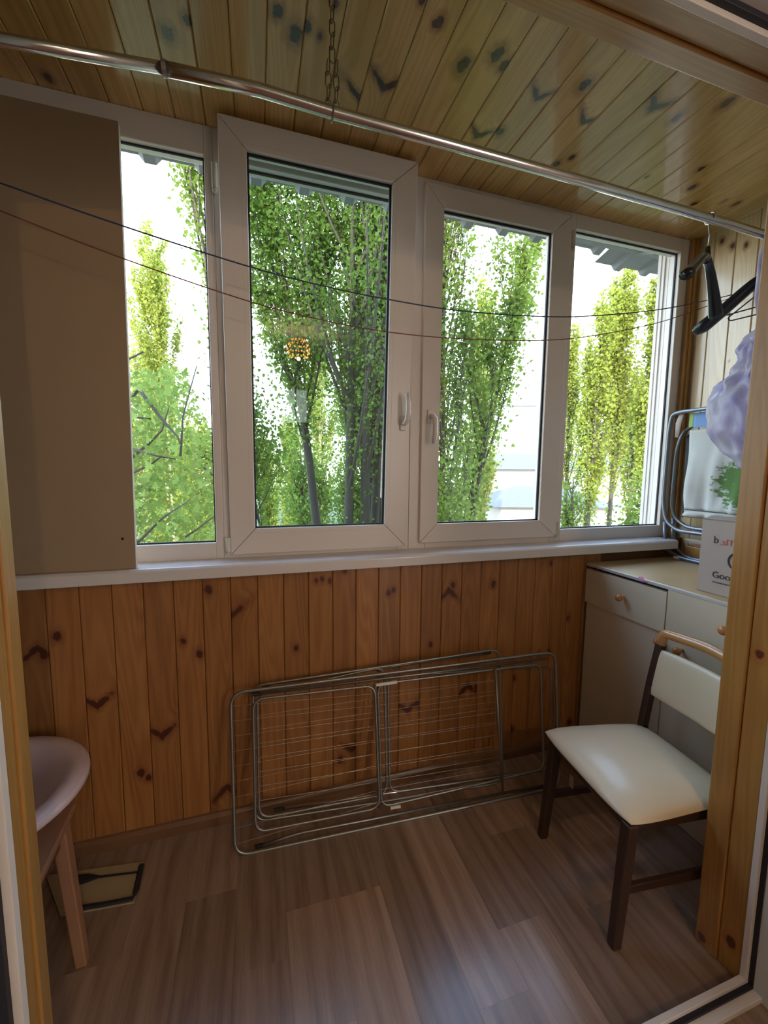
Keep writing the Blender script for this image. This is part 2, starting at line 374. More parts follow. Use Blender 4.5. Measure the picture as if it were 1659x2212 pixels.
for k in range(-8, 15):
    x = 0.066 - FW + FW * (k - 0) + FW / 2     # strip k spans 0.066+(k-1)*FW .. 0.066+k*FW
    js, tn = ends.get(k + 0, ([1.0 + 0.37 * ((k * 7) % 5) / 5.0], [0.95 + 0.05 * ((k * 3) % 4), 0.85 + 0.06 * ((k * 5) % 4)]))
    ys = [0.60] + js + [1.715]
    for i in range(len(ys) - 1):
        L = ys[i + 1] - ys[i] - 0.0002
        x0 = max(x - FW / 2, XL); x1 = min(x + FW / 2, XR)
        if x1 - x0 < 0.02: continue
        me = plank_mesh('floorboard', L, (x1 - x0) - 0.0001, 0.012, M['floor'], 0.0003)
        o = link('floorboard', me, floor, ((x0 + x1) / 2, ys[i], -0.012), (0, 0, R_(90))); o['tone'] = tn[i]

# ------------------------------------------------------------------ ceiling with its pine boards
ceiling = struct(obj('ceiling', MB().box(XL - .1, XR + .1, 0.60, 1.94, ZC + 0.012, ZC + 0.12), M['groove']))
CK = [(362, 72, .017), (405, 42, .012), (105, 168, .013), (600, 27, .015), (637, 74, .02), (663, 57, .014), (690, 78, .010), (725, 8, .01),
      (912, 0, .01), (950, 48, .013), (1000, 140, .021), (1075, 118, .018), (1090, 140, .016), (1263, 185, .018), (1160, 213, -.016), (1260, 265, -.016),
      (1410, 235, -.022), (1462, 255, .016), (1570, 222, .018), (1515, 365, .012), (1030, 295, -.016), (1080, 285, .014), (830, 190, -.02),
      (775, 212, -.018), (1495, 405, .013), (1235, 340, .010), (1500, 440, .012), (1563, 437, .012), (1590, 440, .011), (1200, 355, .014), (940, 50, .01)]
cp = plank_mesh('ceiling_board', YF + 0.06 - 0.60, P - 0.0015, 0.012, M['ceil_wood'])
for k in range(-13, 24):
    x0 = 0.056 + k * P; xm = x0 + P / 2
    if x0 < XL - P or xm > XR + 0.06: continue
    o = link('ceiling_board', cp, ceiling, (xm, 0.60, ZC + 0.012), (R_(180), 0, R_(90)))
    # local X -> +Y world, local Y -> world X mirrored by the flip
    ks = []
    for px, py, r in CK:
        p = oz(px, py, ZC)
        if abs(p.x - xm) < P / 2 and YD < p.y < YF: ks.append((p.y - 0.60, (p.x - xm), r))
    if not ks and k % 3 == 0: ks = [(0.25 + ((k * 37) % 70) / 100.0, 0.03 * (((k * 13) % 5) - 2) / 2, 0.007)]
    knots(o, ks[:3])

# ------------------------------------------------------------------ window wall
wall_back = struct(obj('wall_back', MB().box(XL - .1, XR + .1, YW + 0.012, 1.945, -0.09, 1.125).box(XL - .1, XL + 0.0, 1.80, 1.945, 1.125, ZC + .1).box(XR, XR + .12, 1.80, 1.945, 1.125, ZC + .12)
                       .box(XL - .1, XR + .1, 1.86, 1.945, ZC + 0.012, ZC + .12), M['groove']))
WK = [(80, 1400, -.02), (95, 1415, .011), (122, 1375, .012), (210, 1525, -1.02), (350, 1590, -1.02), (395, 1385, .009), (430, 1412, .012), (450, 1273, .014), (500, 1330, -1.02),
      (640, 1400, .011), (683, 1254, .009), (696, 1252, .009), (712, 1256, .009), (840, 1280, .010), (850, 1275, .009), (697, 1585, .011), (745, 1232, .008), (930, 1392, .010),
      (970, 1275, -.02), (978, 1265, .010), (1066, 1262, .012), (880, 1535, -1.02), (900, 1520, .014), (1010, 1480, -.02), (1030, 1485, .012), (1110, 1465, .010), (1165, 1412, .010), (1185, 1410, .012),
      (1227, 1335, .011), (1230, 1560, .013), (735, 1640, .014), (760, 1620, -1.02), (490, 1700, -.02), (305, 1670, .012), (320, 1680, .01), (25, 1340, .013), (1105, 1575, .012), (1190, 1218, .01)]
wm = plank_mesh('wall_board', 1.075, P - 0.0015, 0.012, M['wall_wood'])
for k in range(-12, 17):
    x0 = -0.007 + k * P; xm = x0 + P / 2
    if xm > 1.72 or x0 < XL - 0.06: continue
    o = link('wall_board', wm, wall_back, (xm, YW + 0.012, 0.0), (0, R_(-90), R_(-90)))
    o.matrix_world = Matrix(((0, -1, 0, xm), (0, 0, -1, YW + 0.012), (1, 0, 0, 0.0), (0, 0, 0, 1)))
    ks = []
    for px, py, r in WK:
        p = oy(px, py, YW)
        if abs(p.x - xm) < P / 2 and p.z > 0: ks.append((p.z, -(p.x - xm), r))
    knots(o, [(a_, b_, c_ * 1.15 if c_ > 0 else c_) for a_, b_, c_ in ks[:3]])
struct(obj('baseboard_back', MB().prism([(XL, YW, 0), (XL, YW - .016, 0), (XL, YW - .016, .038), (XL, YW - .008, .052), (XL, YW, .056)], (XC - XL, 0, 0)), M['skirt']))

# right wall: boards stand upright
wall_right = struct(obj('wall_right', MB().box(XR + 0.012, XR + .12, 0.60, 1.80, -0.09, ZC + .1), M['groove']))
rm = plank_mesh('wall_board', ZC, P - 0.0015, 0.012, M['side_wood'])
for k in range(-9, 4):
    y0 = 1.594 + k * P; ym = y0 + P / 2
    if ym > 1.83 or ym < 0.78: continue
    o = link('wall_board', rm, wall_right, (0, 0, 0))
    o.matrix_world = Matrix(((0, 0, -1, XR + 0.012), (0, 1, 0, ym), (1, 0, 0, 0), (0, 0, 0, 1)))
    ks = []
    for px, py, r in [(1582, 532, .012), (1612, 530, .011), (1560, 520, .010), (1575, 780, .004)]:
        p = ox(px, py, XR)
        if abs(p.y - ym) < P / 2: ks.append((p.z, p.y - ym, r))
    knots(o, ks[:3])
# left wall
wall_left = struct(obj('wall_left', MB().box(XL - .12, XL - 0.012, 0.60, 1.80, -0.09, ZC + .1), M['groove']))
lm = plank_mesh('wall_board', ZC, P - 0.0015, 0.012, M['wall_wood'])
for k in range(-9, 3):
    ym = 1.594 + k * P + P / 2
    if ym > 1.83 or ym < 0.78: continue
    o = link('wall_board', lm, wall_left); o.matrix_world = Matrix(((0, 0, 1, XL - 0.012), (0, -1, 0, ym), (1, 0, 0, 0), (0, 0, 0, 1)))
    knots(o, [(0.4 + 0.2 * (k % 7), 0.01, 0.009)])

# wall between the room and the balcony, with the doorway
XJ = 1.330; XJL0 = -0.364; XJL1 = -0.394; ZL0 = 2.42; ZL1 = 2.455
wf = MB()
wf.box(XJ + .012, XR + .6, 0.62, YD, -0.09, ZC + .12)
wf.box(XL - 1.2, XJL1 - .012, 0.62, YD, -0.09, ZC + .12)
wf.box(XJL1 - .012, XJ + .012, 0.62, YD, ZL1 + .012, ZC + .12)
wall_front = struct(obj('wall_front', wf, M['plaster']))
# reveal boards and rounded corner mouldings, right / left / head
def reveal(name, pts, d, mat, ks=None, axis=None, bev=0.004):
    pass
def board_between(name, a0, a1, b0, b1, thick, length_axis_up, mat, bev, parent=None, ks=(), kind=True):
    pass
def rboard(y0, y1, proud, name, ks=()):
    mb = MB().prism([(0, -(y1 - y0) / 2, 0), (0, -(y1 - y0) / 2, .012 + proud), (0, (y1 - y0) / 2, .012 + proud), (0, (y1 - y0) / 2, 0)], (ZL1 + .02, 0, 0))
    o = struct(obj(name, mb, M['jamb_wood'], bevel=0.004, loc=(0, 0, 0)))
    o.matrix_world = Matrix(((0, 0, -1, XJ + .012), (0, 1, 0, (y0 + y1) / 2), (1, 0, 0, 0.0), (0, 0, 0, 1)))
    knots(o, ks); return o
pk = ox(1640, 1415, XJ)
rboard(0.700, 0.7625, 0.0, 'trim_1', [(pk.z, pk.y - 0.731, .011), (0.10, 0.0, .013)])
rboard(0.763, YD + 0.006, 0.006, 'trim_2', [(0.03, .01, .012)])
def lboard(y0, y1, proud, name, ks=()):
    L = ZL1 + .02
    def xe(y): return XJL0 + (XJL1 - XJL0) * (y - .70) / .12 + proud
    a = [Vector((xe(y0), y0, 0)), Vector((xe(y1), y1, 0)), Vector((XJL1 - .013, y1, 0)), Vector((XJL1 - .013, y0, 0))]
    mb = MB().prism([(0, p.y - (y0 + y1) / 2, p.x) for p in a], (L, 0, 0))
    o = struct(obj(name, mb, M['jamb_wood'], bevel=0.004, loc=(0, 0, 0)))
    o.matrix_world = Matrix(((0, 0, 1, 0), (0, 1, 0, (y0 + y1) / 2), (1, 0, 0, 0.0), (0, 0, 0, 1)))
    knots(o, ks); return o
lboard(0.700, 0.7625, 0.0, 'trim_3'); lboard(0.763, YD + 0.006, 0.006, 'trim_4')
def hboard(y0, y1, drop, name):
    def ze(y): return ZL0 + (ZL1 - ZL0) * (y - .70) / .12 - drop
    X0, X1 = XJL1, XJ + .012
    a = [(0, y0 - (y0 + y1) / 2, ze(y0)), (0, y1 - (y0 + y1) / 2, ze(y1)), (0, y1 - (y0 + y1) / 2, ZL1 + .013), (0, y0 - (y0 + y1) / 2, ZL1 + .013)]
    o = struct(obj(name, MB().prism(a, (X1 - X0, 0, 0)), M['jamb_wood'], bevel=0.004, loc=(X0, (y0 + y1) / 2, 0)))
    knots(o, ()); return o
hboard(0.700, 0.7625, 0.0, 'trim_5'); hboard(0.763, YD + 0.006, 0.008, 'trim_6')

# white door frame round the opening (named by the setting's rule)
dfr = struct(empty('door_1', (0.48, 0.68, 0.0)))
def ring(y0, y1, inset0, width, mat, name, zb=0.03):
    xl, xr, zt = XJL0 - inset0, XJ + inset0, ZL0 + inset0
    for nm, b in (('left', (xl - width, xl, y0, y1, zb - inset0, zt + width)), ('right', (xr, xr + width, y0, y1, zb - inset0, zt + width)),
                  ('head', (xl, xr, y0, y1, zt, zt + width)), ('foot', (xl - width, xr + width, y0, y1, zb - inset0 - width, zb - inset0))):
        obj(name, MB().box(*b), mat, dfr, bevel=0.0015)
ring(0.684, 0.700, -0.004, 0.018, M['pvc'], 'frame_lip')
ring(0.672, 0.686, 0.008, 0.014, M['rubber'], 'gasket')
ring(0.650, 0.680, 0.020, 0.055, M['pvc'], 'frame_face', zb=0.035)
ring(0.630, 0.652, 0.066, 0.030, M['pvc'], 'frame_flange', zb=0.045)
# door leaf opened into the room at the right
dl = struct(empty('door_2', (1.42, 0.62, 0.02)))
obj('leaf_frame', MB().box(1.42, 1.48, -0.2, 0.60, 0.03, 2.42), M['pvc'], dl, bevel=0.006)
dl2 = struct(empty('door_3', (-0.46, 0.62, 0.02)))
obj('leaf_frame', MB().box(-0.53, -0.468, -0.2, 0.60, 0.03, 2.42), M['pvc'], dl2, bevel=0.006)

# room behind the camera: floor, walls, ceiling, its window
rb = MB().box(-2.6, 3.1, -3.5, 0.62, -0.10, -0.015)
struct(obj('floor_room', rb, M['roomfloor']))
struct(obj('ceiling_room', MB().box(-2.6, 3.1, -3.5, 0.62, 2.75, 2.85), M['plaster']))
struct(obj('wall_room_left', MB().box(-2.7, -2.5, -3.5, 0.62, -0.1, 2.85), M['plaster']))
struct(obj('wall_room_right', MB().box(3.0, 3.2, -3.5, 0.62, -0.1, 2.85), M['plaster']))
struct(obj('wall_room_back', MB().box(-2.6, 3.1, -3.6, -3.42, -0.1, 2.85), M['plaster']))

# ------------------------------------------------------------------ windows
XF0, XF1, ZF0, ZF1 = XL, 2.31, 1.125, ZC
w1 = struct(empty('window_1', (-0.6, YF, ZF0)))
w2 = struct(empty('window_2', (0.27, YF, ZF0)))
w3 = struct(empty('window_3', (1.12, YF, ZF0)))
w4 = struct(empty('window_4', (1.95, YF, ZF0)))
D = 0.065
def bar(name, win, x0, x1, y0, y1, z0, z1, mat=None, bev=0.003): return obj(name, MB().box(x0, x1, y0, y1, z0, z1), mat or M['pvc'], win, bevel=bev)
def fixed(win, X0, X1, gx0, gx1, gz0, gz1):
    bar('frame', win, X0, gx0, YF, YF + D, ZF0, ZF1); bar('frame', win, gx1, X1, YF, YF + D, ZF0, ZF1)
    bar('frame', win, gx0, gx1, YF, YF + D, ZF0, gz0); bar('frame', win, gx0, gx1, YF, YF + D, gz1, ZF1)
    # glazing bead, gasket, pane
    for (a, b, c, d) in ((gx0, gx0 + .006, gz0, gz1), (gx1 - .006, gx1, gz0, gz1), (gx0, gx1, gz0, gz0 + .006), (gx0, gx1, gz1 - .006, gz1)):
        bar('gasket', win, a, b, YF + .022, YF + .030, c, d, M['rubber'], 0)
    bar('glass_pane', win, gx0 + .001, gx1 - .001, YF + .026, YF + .030, gz0 + .001, gz1 - .001, M['glass'], 0)
fixed(w1, XF0, -0.135, -1.18, -0.165, 1.193, 2.672)
fixed(w4, 1.512, XF1, 1.549, 2.252, 1.191, 2.705)
# openings of the two sashes
bar('frame', w2, -0.135, -0.075, YF, YF + D, ZF0, ZF1); bar('frame', w2, 0.625, 0.680, YF, YF + D, ZF0, ZF1)
bar('frame', w2, -0.075, 0.625, YF, YF + D, ZF0, 1.17); bar('frame', w2, -0.075, 0.625, YF, YF + D, 2.668, ZF1)
bar('frame', w3, 0.681, 0.765, YF, YF + D, ZF0, ZF1); bar('frame', w3, 1.475, 1.511, YF, YF + D, ZF0, ZF1)
bar('frame', w3, 0.765, 1.475, YF, YF + D, ZF0, 1.185); bar('frame', w3, 0.765, 1.475, YF, YF + D, 2.72, ZF1)
for x in (-0.0755, 0.6255):
    bar('gasket', w2, x - .003, x + .003, YF + .04, YF + .05, 1.17, 2.72, M['rubber'], 0)
bar('gasket', w2, -0.075, .625, YF + .022, YF + .032, 2.660, 2.668, M['rubber'], 0)
def sash(win, X0, X1, H, gx0, gx1, gz0, gz1, gl, loc, tilt, depth=0.055):
    """local: origin at bottom face, x right, y into depth, z up"""
    s = link('sash', None, win); s.matrix_world = Matrix.Translation(Vector(loc)) @ Matrix.Rotation(tilt, 4, 'X')
    def b(name, x0, x1, y0, y1, z0, z1, mat, bev=0.003):
        o = link(name, MB().box(x0, x1, y0, y1, z0, z1).mesh(name, mat), s)
        if bev: md = o.modifiers.new('bevel', 'BEVEL'); md.width = bev; md.segments = 2
        return o
    return s, b
def mitred(b_parent, X0, X1, Z0, Z1, gx0, gx1, gz0, gz1, depth):
    """four mitred profile bars with a visible corner joint"""
    e = 0.0006
    P4 = [(X0, Z0), (X1, Z0), (X1, Z1), (X0, Z1)]; G = [(gx0, gz0), (gx1, gz0), (gx1, gz1), (gx0, gz1)]
    for i in range(4):
        a, b = P4[i], P4[(i + 1) % 4]; c, d = G[(i + 1) % 4], G[i]
        t = Vector((b[0] - a[0], 0, b[1] - a[1])).normalized() * e
        pts = [Vector((a[0], 0, a[1])) + t, Vector((b[0], 0, b[1])) - t, Vector((c[0], 0, c[1])) - t, Vector((d[0], 0, d[1])) + t]
        o = link('sash_bar', MB().prism(pts, (0, depth, 0)).mesh('sash_bar', M['pvc']), b_parent)
        md = o.modifiers.new('bevel', 'BEVEL'); md.width = 0.0035; md.segments = 2; md.limit_method = 'ANGLE'; md.angle_limit = R_(50)
def handle(parent, x, z, up):
    hd = link('handle', None, parent); hd.location = (x, 0, z)
    s = 1 if up else -1
    mb = MB().box(-.014, .014, -.010, 0, -.033, .033)
    o = link('handle_plate', mb.mesh('handle_plate', M['pvc']), hd); md = o.modifiers.new('b', 'BEVEL'); md.width = .006; md.segments = 3
    pts = [(0, -.006, 0), (0, -.035, 0), (0.004, -.048, s * .012), (0.006, -.052, s * .04), (0.004, -.054, s * .085), (0.0, -.046, s * .125)]
    m2 = MB().tube(pts, [.011, .011, .012, .0115, .011, .008], 10)
    link('handle_grip', m2.mesh('handle_grip', M['pvc'], True), hd)
def hinge(win, x, z0, z1):
    obj('hinge', MB().tube([(x, YF - .014, z0), (x, YF - .014, z1)], .011, 12).tube([(x, YF - .014, z0 - .012), (x, YF - .014, z0 - .002)], .009, 12), M['pvc_cream'], win, smooth=False)
# tilted sash 2: bottom at y 1.775, top leaning inwards
tilt = math.asin(0.078 / 1.617)
s2, b2 = sash(w2, 0, 0, 0, 0, 0, 0, 0, None, (-0.108, YF - 0.020, 1.142), tilt)
W2, H2 = 0.770, 1.617
g0, g1, h0, h1 = 0.098, 0.662, 0.108, 1.520
mitred(s2, 0, W2, 0, H2, g0, g1, h0, h1, 0.055)
for q in ((g0, g0 + .007, h0, h1), (g1 - .009, g1, h0, h1), (g0, g1, h0, h0 + .006), (g0, g1, h1 - .009, h1)):
    b2('gasket', q[0], q[1], .016, .024, q[2], q[3], M['rubber'], 0)
for q in ((g0 - .02, g0 - .018, h0 - .02, h1 + .02), (g1 + .018, g1 + .02, h0 - .02, h1 + .02), (g0 - .02, g1 + .02, h0 - .02, h0 - .018), (g0 - .02, g1 + .02, h1 + .018, h1 + .02)):
    b2('bead_line', q[0], q[1], -.0006, .001, q[2], q[3], M['pvc_cream'], 0)
b2('glass_pane', g0 + .001, g1 - .001, .020, .024, h0 + .001, h1 - .001, M['glass_tint'], 0)
handle(s2, 0.735, 0.565, True)
hinge(w2, -0.118, 1.157, 1.215); hinge(w2, -0.128, 2.55, 2.64)
s3, b3 = sash(w3, 0, 0, 0, 0, 0, 0, 0, None, (0.731, YF - 0.018, 1.155), 0)
W3, H3 = 0.778, 1.593
g0, g1, h0, h1 = 0.090, 0.668, 0.090, 1.500
mitred(s3, 0, W3, 0, H3, g0, g1, h0, h1, 0.055)
for q in ((g0, g0 + .006, h0, h1), (g1 - .009, g1, h0, h1), (g0, g1, h0, h0 + .006), (g0, g1, h1 - .009, h1)):
    b3('gasket', q[0], q[1], .016, .024, q[2], q[3], M['rubber'], 0)
b3('glass_pane', g0 + .001, g1 - .001, .020, .024, h0 + .001, h1 - .001, M['glass'], 0)
handle(s3, 0.040, 0.590, False)
hinge(w3, 1.520, 1.165, 1.235); hinge(w3, 1.520, 2.60, 2.68)
# outer cheek of the glazing seen through the right pane
obj('frame_cheek', MB().box(2.252, 2.31, YF + D, 1.93, 1.15, 2.76).box(2.244, 2.252, 1.885, 1.895, 1.15, 2.76).box(2.246, 2.252, 1.91, 1.93, 1.15, 2.76), M['pvc'], w4, bevel=.002)
struct(obj('trim_7', MB().box(2.312, XR, 1.775, 1.80, 1.02, ZC).box(2.328, 2.346, 1.767, 1.78, 1.02, ZC), M['jamb_wood'], bevel=.003))
knots(bpy.data.objects['trim_7'], ())
struct(obj('trim_8', MB().box(2.252, 2.36, 1.77, 1.80, 1.1, 1.12), M['pvc']))
# window sill
sl = struct(obj('trim_9', MB().prism([(XL, 1.672, 1.076), (XL, 1.672, 1.116), (XL, 1.682, 1.125), (XL, 1.81, 1.127), (XL, 1.81, 1.102), (XL, 1.72, 1.098), (XL, 1.72, 1.076)], (2.245 - XL, 0, 0)), M['sill'], bevel=.003))

# ------------------------------------------------------------------ world outside: facade, awning, ground
struct(obj('wall_exterior', MB().box(-9, XL - .1, 1.70, 1.95, -7, 7.5).box(XR + .12, 9, 1.70, 1.95, -7, 7.5).box(XL - .1, XR + .12, 1.70, 1.95, -7, -0.1).box(XL - .1, XR + .12, 1.70, 1.95, ZC + .13, 7.5), M['ext']))  # unseen house front, put in to keep the sun off the near trees
aw = empty('awning', (0.5, 1.96, 3.0))
def corr(x0, x1, mb, ya=1.96, yb=2.35, za=3.10, zb=2.965):
    pts = []; x = x0
    while x < x1:
        for dx, dz in ((0, 0), (.14, 0), (.165, -.03), (.215, -.03), (.24, 0)):
            if x + dx <= x1: pts.append((x + dx, dz))
        x += .24
    n = len(pts); vs = []
    for t in (0, .004):
        for (px, dz) in pts: vs += [(px, ya, za + dz + t), (px, yb, zb + dz + t)]
    fs = []
    for q in (0, 2 * n):
        for i in range(n - 1): fs.append((q + 2 * i, q + 2 * i + 2, q + 2 * i + 3, q + 2 * i + 1))
    for i in range(n - 1):
        fs.append((2 * i + 1, 2 * i + 3, 2 * n + 2 * i + 3, 2 * n + 2 * i + 1)); fs.append((2 * i, 2 * n + 2 * i, 2 * n + 2 * i + 2, 2 * i + 2))
    return mb.add(vs, fs)
obj('corrugated_sheet', corr(-1.6, 2.35, MB()), M['awning'], aw)
obj('corrugated_sheet', corr(2.25, 3.6, MB(), za=3.04, zb=2.93, yb=2.42), M['awning'], aw)
obj('batten', MB().box(-1.6, 3.6, 2.24, 2.28, 2.945, 2.965), M['awning'], aw)
for x in (-1.5, 0.6, 2.45): obj('bracket', MB().tube([(x, 1.96, 2.82), (x, 2.26, 2.945)], .012, 6), M['awning'], aw)
tag(aw, 'grey corrugated awning sheet above the outside of the windows', 'awning')
GZ = -7.0
struct(obj('ground', MB().box(-90, 160, 1.95, 200, GZ - .3, GZ), M['lawn']))

def at(px, D):           # point at horizontal distance D in the direction of a pixel on the horizon
    d = ray(px, 1030); d = Vector((d.x, d.y, 0)).normalized(); return d * D
def hgt(px, py, D):
    d = ray(px, py); return CAM.z + d.z / math.hypot(d.x, d.y) * D

# --- buildings
def building(name, pxa, pxb, D, D2, top_py, base, wall, roof, label, rows=2, cols=8, flat=False, ww=(0.9, 1.4), dep=10, rh=2.0, cat='building'):
    a = at(pxa, D); b = at(pxb, D2); t = (b - a); L = t.length; t.normalize(); nrm = Vector((t.y, -t.x, 0))
    if nrm.dot(a) > 0: nrm = -nrm
    zt = hgt((pxa + pxb) / 2, top_py, (D + D2) / 2)
    root = empty(name, (a.x, a.y, GZ)); back = -nrm * dep
    def q(u, z, o): p = a + t * u + nrm * o; return (p.x, p.y, z)
    obj('wall', MB().hexa([q(0, base, 0), q(L, base, 0), q(L, base, -dep), q(0, base, -dep)], [q(0, zt, 0), q(L, zt, 0), q(L, zt, -dep), q(0, zt, -dep)]), wall, root)
    if flat: obj('roof', MB().hexa([q(-.3, zt, .3), q(L + .3, zt, .3), q(L + .3, zt, -dep - .3), q(-.3, zt, -dep - .3)], [q(-.3, zt + .4, .3), q(L + .3, zt + .4, .3), q(L + .3, zt + .4, -dep - .3), q(-.3, zt + .4, -dep - .3)]), roof, root)
    else: obj('roof', MB().add([q(-.6, zt, .6), q(L + .6, zt, .6), q(L + .6, zt, -dep - .6), q(-.6, zt, -dep - .6), q(dep * .3, zt + rh, -dep / 2), q(L - dep * .3, zt + rh, -dep / 2)],
                              [(3, 2, 1, 0), (0, 1, 5, 4), (1, 2, 5), (2, 3, 4, 5), (3, 0, 4)]), roof, root)
    zb = max(base, GZ); hh = (zt - zb) / rows
    me = None
    for r in range(rows):
        for c in range(cols):
            u = (c + .5) * L / cols; z = zb + (r + .5) * hh
            p = a + t * u + nrm * .03
            f = MB().hexa([q(u - ww[0] / 2, z - ww[1] / 2, .0), q(u + ww[0] / 2, z - ww[1] / 2, .0), q(u + ww[0] / 2, z - ww[1] / 2, .06), q(u - ww[0] / 2, z - ww[1] / 2, .06)],
                          [q(u - ww[0] / 2, z + ww[1] / 2, .0), q(u + ww[0] / 2, z + ww[1] / 2, .0), q(u + ww[0] / 2, z + ww[1] / 2, .06), q(u - ww[0] / 2, z + ww[1] / 2, .06)])
            wo = obj('window', f, M['pvc'], root)
            for s in (-1, 1):
                x0, x1 = (u - ww[0] * .44, u - ww[0] * .04) if s < 0 else (u + ww[0] * .04, u + ww[0] * .44)
                g = MB().hexa([q(x0, z - ww[1] * .42, .05), q(x1, z - ww[1] * .42, .05), q(x1, z - ww[1] * .42, .075), q(x0, z - ww[1] * .42, .075)],
                              [q(x0, z + ww[1] * .42, .05), q(x1, z + ww[1] * .42, .05), q(x1, z + ww[1] * .42, .075), q(x0, z + ww[1] * .42, .075)])
                me_o = obj('pane', g, M['pane'], root); me_o.parent = wo
    tag(root, label, cat)
    return root
building('school_building', 1062, 1420, 48, 60, 1015, GZ, M['house'], M['slate'], 'long white two storey building with grey roof beyond the trees', rows=2, cols=9, ww=(1.4, 1.9))
building('low_house', 1085, 1330, 36, 40, 1095, GZ, M['house'], M['slate'], 'lower white house with grey hipped roof in front of the long white building', rows=1, cols=6, ww=(1.0, 1.2), dep=9, rh=1.6)
building('tower_block', 1078, 1150, 120, 122, 878, GZ, M['tower'], M['slate'], 'pale blue grey apartment tower far behind the white building', rows=9, cols=5, flat=True, ww=(1.5, 1.6), dep=14)
building('pink_house', 1310, 1420, 75, 78, 912, GZ, M['pinkhouse'], M['slate'], 'pink apartment block half hidden by the poplars at right', rows=4, cols=4, flat=True, ww=(1.5, 1.6), dep=12)

# --- trees
def leaves_mesh(name, pts, size, mat, up=0.0):
    n = len(pts); ax = RNG.normal(size=(n, 3)); ax[:, 2] = ax[:, 2] * .8 - .5
    ax /= np.linalg.norm(ax, axis=1)[:, None]
    b = RNG.normal(size=(n, 3)); b -= ax * (b * ax).sum(1)[:, None]; b /= np.linalg.norm(b, axis=1)[:, None]
    s = (size * RNG.uniform(.6, 1.25, n))[:, None]; c = np.cross(ax, b)
    p0 = pts; tip = pts + ax * s; l = pts + ax * s * .38 + b * s * .42 + c * s * .10; r = pts + ax * s * .38 - b * s * .42 + c * s * .10
    V = np.stack([p0, l, tip, r], 1).reshape(-1, 3).astype(np.float32)
    me = bpy.data.meshes.new(name); me.vertices.add(4 * n); me.vertices.foreach_set('co', V.ravel())
    me.loops.add(4 * n); me.loops.foreach_set('vertex_index', np.arange(4 * n, dtype=np.int32))
    me.polygons.add(n); me.polygons.foreach_set('loop_start', np.arange(0, 4 * n, 4, dtype=np.int32))
    me.materials.append(mat); me.update(calc_edges=True); return me
def lerp_path(pts, t):
    m = len(pts) - 1; i = min(int(t * m), m - 1); f = t * m - i; return pts[i] * (1 - f) + pts[i + 1] * f
